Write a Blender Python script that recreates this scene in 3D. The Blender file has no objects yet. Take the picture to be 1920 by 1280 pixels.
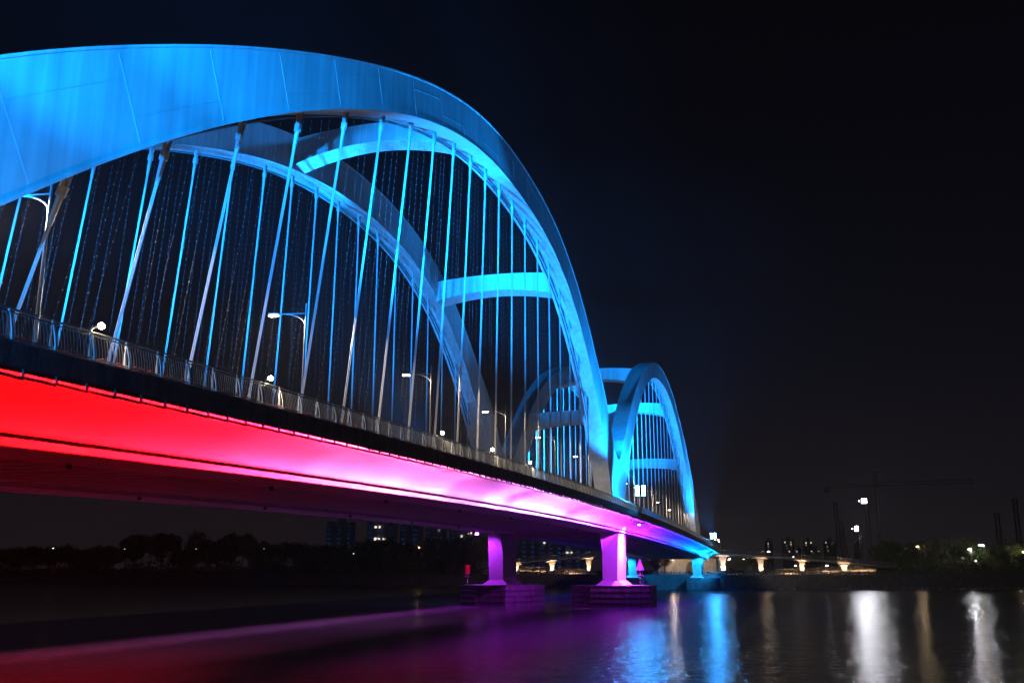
import bpy, math, random
import numpy as np
from mathutils import Vector, Matrix

random.seed(7)
SC = bpy.context.scene
COL = SC.collection

# ------------------------------------------------------------------ camera
H_CAM = 6.249
cd = bpy.data.cameras.new("camera")
cam = bpy.data.objects.new("camera", cd)
COL.objects.link(cam)
cd.lens = 35.0
cd.sensor_width = 36.0
cd.clip_start = 0.1
cd.clip_end = 9000.0
cam.location = (0, 0, H_CAM)
cam.rotation_euler = (math.radians(90 + 12.8553), 0, math.radians(15.75))
SC.camera = cam

# ------------------------------------------------------------------ world: city night sky
W = bpy.data.worlds.new("World")
SC.world = W
W.use_nodes = True
wn = W.node_tree.nodes
wl = W.node_tree.links
wn.clear()
w_out = wn.new("ShaderNodeOutputWorld")
w_bg = wn.new("ShaderNodeBackground")
w_tc = wn.new("ShaderNodeTexCoord")
w_sep = wn.new("ShaderNodeSeparateXYZ")
w_rmp = wn.new("ShaderNodeValToRGB")
wl.new(w_tc.outputs["Generated"], w_sep.inputs[0])
wl.new(w_sep.outputs["Z"], w_rmp.inputs[0])
wl.new(w_rmp.outputs[0], w_bg.inputs[0])
wl.new(w_bg.outputs[0], w_out.inputs[0])
cr = w_rmp.color_ramp
cr.elements[0].position = 0.0
cr.elements[0].color = (0.0105, 0.0080, 0.0100, 1)
cr.elements[1].position = 0.62
cr.elements[1].color = (0.0012, 0.0012, 0.0022, 1)
for p, c in ((0.06, (0.0076, 0.0061, 0.0088)), (0.2, (0.0036, 0.0034, 0.0062)), (0.4, (0.0019, 0.0019, 0.0038))):
    e = cr.elements.new(p)
    e.color = (*c, 1)
w_bg.inputs[1].default_value = 1.0

# ------------------------------------------------------------------ exposure and sampling
SC.view_settings.view_transform = 'Standard'
SC.view_settings.look = 'None'
SC.view_settings.exposure = 0.0
SC.view_settings.gamma = 1.0
SC.view_settings.use_curve_mapping = False
SC.render.engine = 'CYCLES'
cy = SC.cycles
cy.use_denoising = True
cy.max_bounces = 5
cy.diffuse_bounces = 3
cy.glossy_bounces = 3
cy.volume_bounces = 0
cy.sample_clamp_indirect = 3.0
cy.sample_clamp_direct = 0.0
cy.caustics_reflective = True
cy.blur_glossy = 1.0
cy.caustics_refractive = False
cy.use_light_tree = True


# ------------------------------------------------------------------ helpers
def prop(o, label=None, cat=None, group=None, kind=None):
    if label: o["label"] = label
    if cat: o["category"] = cat
    if group: o["group"] = group
    if kind: o["kind"] = kind
    return o


def empty(name, loc):
    o = bpy.data.objects.new(name, None)
    o.empty_display_size = 0.5
    o.location = loc
    COL.objects.link(o)
    return o


def wloc(o):
    v = Vector(o.location)
    p = o.parent
    while p is not None:
        v = v + Vector(p.location)
        p = p.parent
    return v


class MB:
    """collects faces and becomes one mesh object"""
    def __init__(s):
        s.v = []
        s.f = []

    def quadring(s, rings, close=True, caps=True):
        n = len(rings[0])
        b = len(s.v)
        for r in rings:
            s.v += [tuple(p) for p in r]
        for i in range(len(rings) - 1):
            for j in range(n if close else n - 1):
                k = (j + 1) % n
                s.f.append((b + i * n + j, b + i * n + k, b + (i + 1) * n + k, b + (i + 1) * n + j))
        if caps and close:
            s.f.append(tuple(b + j for j in reversed(range(n))))
            s.f.append(tuple(b + (len(rings) - 1) * n + j for j in range(n)))
        return s

    def box(s, x0, x1, y0, y1, z0, z1):
        return s.quadring([[(x0, y0, z0), (x1, y0, z0), (x1, y1, z0), (x0, y1, z0)],
                           [(x0, y0, z1), (x1, y0, z1), (x1, y1, z1), (x0, y1, z1)]])

    def prism(s, pts, z0, z1):
        return s.quadring([[(x, y, z0) for x, y in pts], [(x, y, z1) for x, y in pts]])

    def tube(s, path, r, n=6, caps=True):
        path = [Vector(p) for p in path]
        rr = r if isinstance(r, (list, tuple)) else [r] * len(path)
        rings = []
        for i, p in enumerate(path):
            d = (path[min(i + 1, len(path) - 1)] - path[max(i - 1, 0)])
            d.normalize()
            a = Vector((0, 0, 1)) if abs(d.z) < 0.9 else Vector((1, 0, 0))
            u = d.cross(a).normalized()
            w = d.cross(u)
            rings.append([p + (u * math.cos(t) + w * math.sin(t)) * rr[i]
                          for t in (2 * math.pi * k / n for k in range(n))])
        return s.quadring(rings, True, caps)

    def bar(s, p, q, w, h=None):
        """square bar from p to q"""
        return s.tube([p, q], w * 0.7071, 4)

    def build(s, name, mat, parent=None, smooth=False, loc=None):
        me = bpy.data.meshes.new(name)
        off = Vector(loc) if loc is not None else (wloc(parent) if parent else Vector((0, 0, 0)))
        me.from_pydata([(x - off.x, y - off.y, z - off.z) for x, y, z in s.v], [], s.f)
        me.update()
        import bmesh
        bm = bmesh.new()
        bm.from_mesh(me)
        bmesh.ops.recalc_face_normals(bm, faces=bm.faces)
        bm.to_mesh(me)
        bm.free()
        if smooth:
            me.polygons.foreach_set("use_smooth", [True] * len(me.polygons))
        me.materials.append(mat)
        o = bpy.data.objects.new(name, me)
        COL.objects.link(o)
        if parent:
            o.parent = parent
            if loc is not None:
                o.location = off - wloc(parent)
        elif loc is not None:
            o.location = off
        return o


def piece(name, me, parent, loc, rot=None):
    """another object sharing mesh data; loc is in world space"""
    o = bpy.data.objects.new(name, me)
    COL.objects.link(o)
    if parent:
        o.parent = parent
        o.location = Vector(loc) - wloc(parent)
    else:
        o.location = loc
    if rot:
        o.rotation_euler = rot
    return o


def copy_tree(o, parent=None):
    c = o.copy()
    COL.objects.link(c)
    if parent:
        c.parent = parent
    for ch in list(o.children):
        copy_tree(ch, c)
    return c


def aim(o, d):
    o.rotation_euler = Vector(d).to_track_quat('-Z', 'Y').to_euler()


def light(name, kind, loc, power, color, parent=None, d=None, **kw):
    ld = bpy.data.lights.new(name, kind)
    ld.energy = power
    ld.color = color
    for k, v in kw.items():
        setattr(ld, k, v)
    o = bpy.data.objects.new(name, ld)
    COL.objects.link(o)
    if parent:
        o.parent = parent
        o.location = Vector(loc) - wloc(parent)
    else:
        o.location = loc
    if d is not None:
        aim(o, d)
    return o


def material(name, base, rough=0.6, metal=0.0, spec=0.5, noise=None, bump=None, streak=None):
    """noise=(scale, amount) mottling, streak=(amount) vertical dirt runs, bump=(scale, strength)"""
    m = bpy.data.materials.new(name)
    m.use_nodes = True
    nt = m.node_tree
    b = nt.nodes["Principled BSDF"]
    b.inputs["Base Color"].default_value = (*base, 1)
    b.inputs["Roughness"].default_value = rough
    b.inputs["Metallic"].default_value = metal
    b.inputs["Specular IOR Level"].default_value = spec
    geo = nt.nodes.new("ShaderNodeNewGeometry")
    fac = None

    def add_noise(scale_vec, amount, detail=4.0):
        nonlocal fac
        mp = nt.nodes.new("ShaderNodeMapping")
        mp.inputs["Scale"].default_value = scale_vec
        nt.links.new(geo.outputs["Position"], mp.inputs["Vector"])
        nz = nt.nodes.new("ShaderNodeTexNoise")
        nz.inputs["Scale"].default_value = 1.0
        nz.inputs["Detail"].default_value = detail
        nt.links.new(mp.outputs[0], nz.inputs["Vector"])
        mr = nt.nodes.new("ShaderNodeMapRange")
        mr.inputs["From Min"].default_value = 0.3
        mr.inputs["From Max"].default_value = 0.7
        mr.inputs["To Min"].default_value = 1.0 - amount
        mr.inputs["To Max"].default_value = 1.0
        nt.links.new(nz.outputs["Fac"], mr.inputs["Value"])
        if fac is None:
            fac = mr.outputs[0]
        else:
            mu = nt.nodes.new("ShaderNodeMath")
            mu.operation = 'MULTIPLY'
            nt.links.new(fac, mu.inputs[0])
            nt.links.new(mr.outputs[0], mu.inputs[1])
            fac = mu.outputs[0]
    if noise:
        add_noise((noise[0],) * 3, noise[1])
    if streak:
        add_noise((1.6, 1.6, 0.09), streak, 5.0)
    if fac is not None:
        mx = nt.nodes.new("ShaderNodeMix")
        mx.data_type = 'RGBA'
        mx.blend_type = 'MULTIPLY'
        mx.inputs["Factor"].default_value = 1.0
        mx.inputs["A"].default_value = (*base, 1)
        nt.links.new(fac, mx.inputs["B"])
        nt.links.new(mx.outputs["Result"], b.inputs["Base Color"])
    if bump:
        nz = nt.nodes.new("ShaderNodeTexNoise")
        nz.inputs["Scale"].default_value = bump[0]
        nz.inputs["Detail"].default_value = 4
        nt.links.new(geo.outputs["Position"], nz.inputs["Vector"])
        bp = nt.nodes.new("ShaderNodeBump")
        bp.inputs["Strength"].default_value = bump[1]
        bp.inputs["Distance"].default_value = 0.1
        nt.links.new(nz.outputs["Fac"], bp.inputs["Height"])
        nt.links.new(bp.outputs[0], b.inputs["Normal"])
    return m


def emitter(name, color, strength):
    m = bpy.data.materials.new(name)
    m.use_nodes = True
    b = m.node_tree.nodes["Principled BSDF"]
    b.inputs["Base Color"].default_value = (0.4, 0.4, 0.4, 1)
    b.inputs["Emission Color"].default_value = (*color, 1)
    b.inputs["Emission Strength"].default_value = strength
    return m


M_STEEL = material("painted_steel", (0.52, 0.52, 0.52), 0.5, noise=(0.35, 0.16), streak=0.3)
M_STEELD = material("dark_steel", (0.045, 0.045, 0.05), 0.5)
M_RAIL = material("railing_steel", (0.22, 0.22, 0.23), 0.4)
M_RAILFIN = material("railing_fin", (0.5, 0.5, 0.5), 0.45)
M_CABLE = material("hanger_sheath", (0.34, 0.34, 0.34), 0.45)
M_CONC = material("concrete", (0.34, 0.33, 0.32), 0.85, noise=(0.8, 0.3), streak=0.25, bump=(6, 0.15))
M_BEAM = material("edge_concrete", (0.22, 0.2, 0.185), 0.9, noise=(1.1, 0.35), streak=0.4, bump=(5, 0.2))
M_PIER = material("pier_concrete", (0.45, 0.45, 0.45), 0.75, noise=(0.5, 0.15), streak=0.12)
M_CAP = material("cap_concrete", (0.18, 0.17, 0.165), 0.85, noise=(0.9, 0.5), streak=0.5, bump=(3, 0.4))
M_CLAD = material("fascia_cladding", (0.62, 0.62, 0.62), 0.55, noise=(0.25, 0.06))
M_LEDGE_LIT = material("lit_ledge_white", (0.8, 0.8, 0.8), 0.4)  # paler than the cladding so the ledge looks more strongly lit
M_SOFF = material("girder_steel", (0.62, 0.62, 0.62), 0.55, noise=(0.3, 0.2))
M_ASPH = material("asphalt", (0.05, 0.05, 0.05), 0.9, bump=(20, 0.2))
M_LAMP = material("lamp_post_paint", (0.08, 0.08, 0.08), 0.4)
M_BULB = material("bulb_plastic", (0.8, 0.8, 0.8), 0.3)
M_BULBD = material("string_bulb", (0.14, 0.14, 0.14), 0.4)
M_RED = material("red_paint", (0.62, 0.015, 0.02), 0.5)
M_GRND = material("bank_ground", (0.07, 0.07, 0.06), 0.95, noise=(0.1, 0.5))
M_QUAY = material("quay_stone", (0.12, 0.12, 0.12), 0.9, noise=(0.7, 0.4), bump=(2.0, 0.5))
M_LEAF = material("leaf", (0.07, 0.10, 0.03), 0.6)
M_LEAF2 = material("leaf_olive", (0.09, 0.10, 0.035), 0.6)
M_BARK = material("bark", (0.09, 0.07, 0.05), 0.9)
M_FACADE = material("tower_facade", (0.5, 0.47, 0.46), 0.85)
M_PANE = material("dark_window", (0.02, 0.02, 0.025), 0.15)
M_FLOWER = material("flower_red", (0.55, 0.05, 0.06), 0.7)
M_CRANE = material("crane_yellow", (0.4, 0.28, 0.06), 0.6)
E_STREET = emitter("street_lamp_glow", (1.0, 0.83, 0.6), 25)
E_BANK = emitter("bank_lamp_glow", (1.0, 0.83, 0.6), 2)
E_WALK = emitter("walk_lamp_glow", (1.0, 0.82, 0.55), 160)
E_WHITE = emitter("flood_white_glow", (0.93, 0.94, 1.0), 22)
E_BLUE = emitter("flood_blue_glow", (0.03, 0.36, 1.0), 480)
E_BLUES = emitter("pier_blue_glow", (0.05, 0.45, 1.0), 30)
E_VIOLS = emitter("pier_violet_glow", (0.75, 0.10, 1.0), 420)
E_VIOL = emitter("flood_violet_glow", (0.6, 0.1, 1.0), 60)
E_WARM = emitter("warm_lamp_glow", (1.0, 0.55, 0.25), 10)
E_WIN = emitter("lit_window_white", (1.0, 0.88, 0.75), 1.2)
E_WIN2 = emitter("lit_window_warm", (1.0, 0.6, 0.3), 0.5)
E_WIN3 = emitter("lit_window_dim", (0.8, 0.8, 0.75), 0.12)

BLUE = (0.002, 0.27, 1.0)
WARM = (1.0, 0.80, 0.58)
SODIUM = (1.0, 0.5, 0.2)

# ------------------------------------------------------------------ setting: river, bank
M_WATER = bpy.data.materials.new("river_water")
M_WATER.use_nodes = True
nt = M_WATER.node_tree
b = nt.nodes["Principled BSDF"]
b.inputs["Base Color"].default_value = (0.08, 0.08, 0.08, 1)
b.inputs["Roughness"].default_value = 0.15
b.inputs["IOR"].default_value = 1.33
geo = nt.nodes.new("ShaderNodeNewGeometry")
hs = None
for sc_, wt in (((0.55, 0.75, 1), 1.0), ((1.3, 1.7, 1), 0.8), ((0.05, 0.09, 1), 0.6)):
    mp = nt.nodes.new("ShaderNodeMapping")
    mp.inputs["Scale"].default_value = sc_
    mp.inputs["Rotation"].default_value = (0, 0, 0.3)
    nt.links.new(geo.outputs["Position"], mp.inputs["Vector"])
    nz = nt.nodes.new("ShaderNodeTexNoise")
    nz.inputs["Scale"].default_value = 1.0
    nz.inputs["Detail"].default_value = 3.0
    nt.links.new(mp.outputs[0], nz.inputs["Vector"])
    mu = nt.nodes.new("ShaderNodeMath")
    mu.operation = 'MULTIPLY'
    mu.inputs[1].default_value = wt
    nt.links.new(nz.outputs["Fac"], mu.inputs[0])
    if hs is None:
        hs = mu.outputs[0]
    else:
        ad = nt.nodes.new("ShaderNodeMath")
        ad.operation = 'ADD'
        nt.links.new(hs, ad.inputs[0])
        nt.links.new(mu.outputs[0], ad.inputs[1])
        hs = ad.outputs[0]
bp = nt.nodes.new("ShaderNodeBump")
bp.inputs["Strength"].default_value = 1.0
bp.inputs["Distance"].default_value = 0.17
nt.links.new(hs, bp.inputs["Height"])
nt.links.new(bp.outputs[0], b.inputs["Normal"])

QUAY = [(-1400, 800), (-420, 462), (-194, 376), (-100, 352), (-64, 336), (-58, 326), (-24, 323), (15, 334), (65, 352), (200, 402), (1400, 820)]
QZ = 4.4


def quay_y(x):
    for (x0, y0), (x1, y1) in zip(QUAY, QUAY[1:]):
        if x0 <= x <= x1:
            return y0 + (y1 - y0) * (x - x0) / (x1 - x0)
    return 700


m = MB()
m.v = [(-1500, -120, 0), (1500, -120, 0), (1500, 900, 0), (-1500, 900, 0)]
m.f = [(0, 1, 2, 3)]
prop(m.build("river", M_WATER), kind="structure")

m = MB()
n = len(QUAY)
m.v = [(x, y + 0.35, QZ) for x, y in QUAY] + [(x * 1.0, 1800, QZ) for x, y in QUAY]
m.f = [(i, i + 1, n + i + 1, n + i) for i in range(n - 1)]
prop(m.build("ground", M_GRND), kind="structure")

# embankment wall: battered stone courses, each a step back from the one below
qw = empty("quay_wall", (-41, 324, 0))
prop(qw, "dark stone river wall along the far bank under the bridge end", "wall")
rngs = []
prof = [(0.9, -2.0), (0.55, 0.9), (0.42, 0.95), (0.35, 1.9), (0.22, 1.95), (0.16, 2.9), (0.05, 2.95), (0.0, 3.8), (-0.18, 3.82), (-0.18, 4.42), (0.6, 4.42), (0.6, -2.0)]
for x, y in QUAY:
    rngs.append([(x, y - d, z) for d, z in prof])
MB().quadring(rngs).build("wall_face", M_QUAY, qw)
# rock toe
m = MB()
for k in range(700):
    x = random.uniform(-160, 110)
    if -62 < x < -20:
        continue
    y = quay_y(x) - 0.9 - random.uniform(0, 0.9)
    s = random.uniform(0.25, 0.6)
    z = random.uniform(-0.1, 0.45)
    a = random.uniform(0, 6.28)
    pts = [(x + s * math.cos(a + t) * random.uniform(.7, 1.1), y + s * math.sin(a + t) * random.uniform(.7, 1.1)) for t in (0, 1.3, 2.5, 3.8, 5.0)]
    m.quadring([[(px, py, z - 0.5) for px, py in pts], [(x + (px - x) * .6, y + (py - y) * .6, z + s * .6) for px, py in pts]])
o = m.build("toe_rock", M_QUAY, qw)
o["kind"] = "stuff"

# ------------------------------------------------------------------ bridge profile data (metres)
XN, XF = -31.05, -51.2            # rib planes (near, far)
XC = 0.5 * (XN + XF)
XE = -25.0                        # near deck edge
XFE = 2 * XC - XE
Y0, Y1 = -24.0, 346.0             # deck ends


def zl(y):
    d = y - 145.0
    return 14.42 - (1.2e-4 if d < 0 else 0.82e-4) * d * d


def bow(y):
    t = min(1.0, max(0.0, (y - 58.0) / 60.0))
    return 2.7 * (1 - t * t * (3 - 2 * t))


def cat_rom(P, n):
    """n points equally spaced along a Catmull-Rom curve through P"""
    P = np.array(P, float)
    Q = np.vstack([2 * P[0] - P[1], P, 2 * P[-1] - P[-2]])
    out = []
    for i in range(1, len(Q) - 2):
        for t in np.linspace(0, 1, 24, endpoint=False):
            a, b_, c, d = Q[i - 1], Q[i], Q[i + 1], Q[i + 2]
            out.append(0.5 * ((2 * b_) + (c - a) * t + (2 * a - 5 * b_ + 4 * c - d) * t * t + (3 * b_ - a - 3 * c + d) * t ** 3))
    out.append(P[-1])
    out = np.array(out)
    L = np.r_[0, np.cumsum(np.hypot(*(np.diff(out, axis=0).T)))]
    s = np.linspace(0, L[-1], n)
    return np.c_[np.interp(s, L, out[:, 0]), np.interp(s, L, out[:, 1])]


def stations(TP, SP, N):
    """N pairs of points (top, soffit) that face each other across the rib"""
    Tf = cat_rom(TP, 1600)
    S = cat_rom(SP, N)
    idx = np.array([int(np.argmin(np.hypot(Tf[:, 0] - p[0], Tf[:, 1] - p[1]))) for p in S], float)
    # the ends of the two curves face each other exactly; blend the pairing in over the last stations
    for k in range(10):
        w = 1 - k / 10
        idx[k] = (1 - w) * idx[k] + w * 0
        idx[N - 1 - k] = (1 - w) * idx[N - 1 - k] + w * 1599
    ker = np.ones(9) / 9
    pad = np.r_[2 * idx[0] - idx[4:0:-1], idx, 2 * idx[-1] - idx[-2:-6:-1]]
    idx = np.convolve(pad, ker, 'valid')
    idx[0], idx[-1] = 0, 1599
    idx = np.clip(np.maximum.accumulate(idx), 0, 1599)
    i = np.arange(1600)
    return np.c_[np.interp(idx, i, Tf[:, 0]), np.interp(idx, i, Tf[:, 1])], S


def pol(c, y):
    return float(np.polyval(c, (y - 100.0) / 50.0))


CT = [0.4402, -0.5122, -4.51, -12.63, 7.142, 53.22]
CS = [-0.2678, -2.344, -3.839, -11.6, 6.094, 49.06]
TOP1 = [(9, 10.5), (14.5, 15.2), (20, 19.8)] + [(y, pol(CT, y)) for y in (27, 34, 42, 50, 58, 66, 75, 85, 95, 105, 115, 124, 132, 140, 148, 156)] + [(162.5, 34.6), (168.3, 28.5)]
SOF1 = [(18.0, 10.0), (21.2, 13.3), (24.2, 16.4)] + [(y, pol(CS, y)) for y in (28, 34, 41, 49, 57, 65, 73, 82, 91, 100, 109, 117, 125, 132, 139, 146, 152.5)] + [(158.6, 29.0), (163.5, 23.6)]
TOP2 = [(180.7, 29.2), (185.5, 33.2), (191.5, 38.0), (199, 42.8), (208, 47.3), (217, 50.5), (227, 52.9), (237.5, 53.9), (249, 53.4), (262, 51.1), (274, 47.3), (286, 42.4), (298, 36.4), (310, 29.0), (321, 20.8), (331, 11.5)]
SOF2 = [(184.2, 23.8), (189.5, 29.6), (196.5, 35.6), (206, 41.9), (215.5, 46.2), (226, 49.2), (238, 50.2), (250, 49.6), (261, 47.3), (272, 43.4), (283, 37.8), (294.5, 30.5), (305.5, 22.0), (316.5, 11.5)]


def sof_z(arch, y):
    P = SOFC[arch]
    return float(np.interp(y, P[:, 0], P[:, 1]))


SOFC = [cat_rom(SOF1, 400), cat_rom(SOF2, 400)]

bridge = empty("arch_bridge", (XC, 175.0, 0))
prop(bridge, "long arch bridge lit blue above and red to violet along its deck", "bridge")


# ---- ribs: welded box segments with flange lips and a proud seam at every joint
RW = 1.4


def rib_ring(cx, T, S):
    (ty, tz), (sy, sz) = T, S
    H = math.hypot(ty - sy, tz - sz)
    uy, uz = (ty - sy) / H, (tz - sz) / H
    prof = [(RW + .05, H), (RW + .05, H - .13), (RW, H - .14), (RW, .14), (RW + .05, .13), (RW + .05, 0),
            (-RW - .05, 0), (-RW - .05, .13), (-RW, .14), (-RW, H - .14), (-RW - .05, H - .13), (-RW - .05, H)]
    return [(cx + x, sy + uy * v, sz + uz * v) for x, v in prof]


def make_rib(xc, word):
    rib = empty("arch_rib", (xc, 175, 10))
    rib.parent = bridge
    rib.location = Vector((xc, 175, 10)) - Vector(bridge.location)
    prop(rib, f"{word} arch rib")
    for ai, (TP, SP, nseg) in enumerate(((TOP1, SOF1, 22), (TOP2, SOF2, 20))):
        sub = 7
        N = nseg * sub + 1
        T, S = stations(TP, SP, N)
        for k in range(nseg):
            m = MB()
            rings = []
            for j in range(sub + 1):
                i = k * sub + j
                t, s = T[i].copy(), S[i].copy()
                if j == 0 and k > 0:
                    g = 0.008 / max(1e-6, np.hypot(*(T[i + 1] - T[i])))
                    t += (T[i + 1] - T[i]) * g
                    s += (S[i + 1] - S[i]) * g
                by = bow(0.5 * (t[0] + s[0])) if ai == 0 else 0.0
                rings.append(rib_ring(xc + by, t, s))
            m.quadring(rings)
            # seam strip: a thin proud cover plate on both side faces at the far joint
            i = (k + 1) * sub
            if k < nseg - 1:
                t, s = T[i], S[i]
                d = T[i] - T[i - 1]
                d = d / np.hypot(*d) * 0.035
                by = bow(0.5 * (t[0] + s[0])) if ai == 0 else 0.0
                for sg in (1, -1):
                    x0, x1 = xc + by + sg * (RW + .002), xc + by + sg * (RW + .022)
                    a, e = s + (t - s) * 0.06, s + (t - s) * 0.94
                    m.quadring([[(x0, a[0] - d[0], a[1] - d[1]), (x1, a[0] - d[0], a[1] - d[1]), (x1, a[0] + d[0], a[1] + d[1]), (x0, a[0] + d[0], a[1] + d[1])],
                                [(x0, e[0] - d[0], e[1] - d[1]), (x1, e[0] - d[0], e[1] - d[1]), (x1, e[0] + d[0], e[1] + d[1]), (x0, e[0] + d[0], e[1] + d[1])]])
                # longitudinal weld on the outer face for the deeper segments
                if (k % 3) != 1:
                    vv = 0.30 if k % 2 else 0.68
                    pts = []
                    for j in range(k * sub, (k + 1) * sub + 1):
                        bj = bow(0.5 * (T[j][0] + S[j][0])) if ai == 0 else 0.0
                        q = S[j] + (T[j] - S[j]) * vv
                        pts.append((xc + bj + RW + 0.004, q[0], q[1]))
                    m.tube(pts, 0.014, 4)
            m.build("rib_segment", M_STEEL, rib)
        # service conduits slung under the soffit
        for dx, dz in ((0.55, -0.22), (0.95, -0.16)):
            pts = []
            for i in range(10, N - 8, 2):
                s, t = S[i], T[i]
                u = (t - s) / np.hypot(*(t - s))
                by = bow(0.5 * (t[0] + s[0])) if ai == 0 else 0.0
                pts.append((xc + by - dx, s[0] + u[0] * dz, s[1] + u[1] * dz))
            MB().tube(pts, 0.075, 5).build("conduit", M_STEELD, rib)
    # V foot between the two arches
    poly = [(163.5, 23.6), (166.8, 18.7), (170.0, 12.6), (178.2, 12.6), (180.6, 18.4), (184.2, 23.8), (180.7, 29.2), (178.6, 27.0), (176.6, 25.5), (174.7, 25.0), (172.7, 25.4), (170.6, 26.6), (168.3, 28.5)]
    m = MB()
    m.quadring([[(xc - RW, y, z) for y, z in poly], [(xc + RW, y, z) for y, z in poly]])
    m.build("arch_foot", M_STEEL, rib)
    # raised weld lines crossing on the foot
    m = MB()
    for p, q in (((172.0, 14.0), (178.5, 23.5)), ((177.0, 14.0), (170.5, 23.5)), ((170.5, 23.5), (169.2, 27.0)), ((178.5, 23.5), (180.0, 27.5))):
        m.tube([(xc + RW + .004, *p), (xc + RW + .004, *q)], 0.02, 4)
    m.build("weld_line", M_STEEL, rib)
    return rib


rib_n = make_rib(XN, "near")
rib_f = make_rib(XF, "far")


# ---- struts: hollow-bellied cross beams between the ribs
def strut(y, zb, zt, th, rise):
    m = MB()
    rings = []
    by = bow(y)
    for k in range(25):
        t = k / 24
        x = (XN - RW + .03) + (XF + RW - .03 - XN + RW - .03) * t + by
        c = 1 - (2 * t - 1) ** 2
        rings.append([(x, y - th / 2, zb + rise * c), (x, y + th / 2, zb + rise * c), (x, y + th / 2, zt + rise * .45 * c), (x, y - th / 2, zt + rise * .45 * c)])
    m.quadring(rings)
    o = m.build("cross_strut", M_STEEL, bridge)
    return o


strut(89.0, 47.5, 50.4, 2.5, 1.5)
strut(137.0, 45.2, 48.2, 3.6, 1.0)
strut(216.0, 46.0, 49.2, 3.2, 1.2)
strut(264.0, 45.8, 49.0, 3.2, 1.2)
strut(291.0, 34.0, 37.0, 3.2, 1.0)
strut(190.5, 33.0, 36.0, 3.2, 1.0)

# ---- hangers
YH1 = [32.5 + 6.43 * i for i in range(-1, 20)]
YH2 = [194.0 + 6.43 * i for i in range(0, 18)]


def hanger(xr, y, arch):
    zt = sof_z(arch, y)
    by = bow(y) if arch == 0 else 0.0
    zb = zl(y) + 0.9
    top = Vector((xr + by, y, zt))
    bot = Vector((xr, y, zb))
    if (top - bot).length < 3.0:
        return
    d = (top - bot).normalized()
    fork_l = min(2.6, (top - bot).length * 0.3)
    m = MB()
    for sx in (-0.052, 0.052):
        m.tube([bot + d * 0.7 + Vector((sx, 0, 0)), top - d * (fork_l - 0.1) + Vector((sx, 0, 0))], 0.045, 6)
    h = m.build("hanger", M_CABLE, bridge, loc=bot)
    # clevis fork under the soffit: two splayed plates, pin block, threaded rod
    m = MB()
    for sy in (-1, 1):
        p0 = top + Vector((0, sy * 0.30, 0.15 + (0.05 * sy)))
        p1 = top - d * 0.95 + Vector((0, sy * 0.06, 0))
        m.tube([p0, p1], [0.11, 0.13], 4)
    m.tube([top - d * 0.8, top - d * 1.25], 0.22, 8)
    m.tube([top - d * 1.2, top - d * (fork_l - 0.05)], [0.15, 0.1], 8)
    m.build("hanger_fork", M_CABLE, h)
    m = MB()
    m.tube([bot - d * 0.05, bot + d * 0.35], 0.2, 8)
    m.tube([bot + d * 0.35, bot + d * 0.75], [0.16, 0.11], 8)
    m.build("hanger_socket", M_STEELD, h)


for xr in (XN, XF):
    for y in YH1:
        hanger(xr, y, 0)
    for y in YH2:
        hanger(xr, y, 1)


# ---- deck: slab, edge panels, cove cladding, ledge, girders, floor beams
def sweep(profile, ys, name, mat, smooth=False, parent=None):
    m = MB()
    m.quadring([[(x, y, zl(y) + dz) for x, dz in profile] for y in ys])
    return m.build(name, mat, parent or bridge, smooth)


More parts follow.
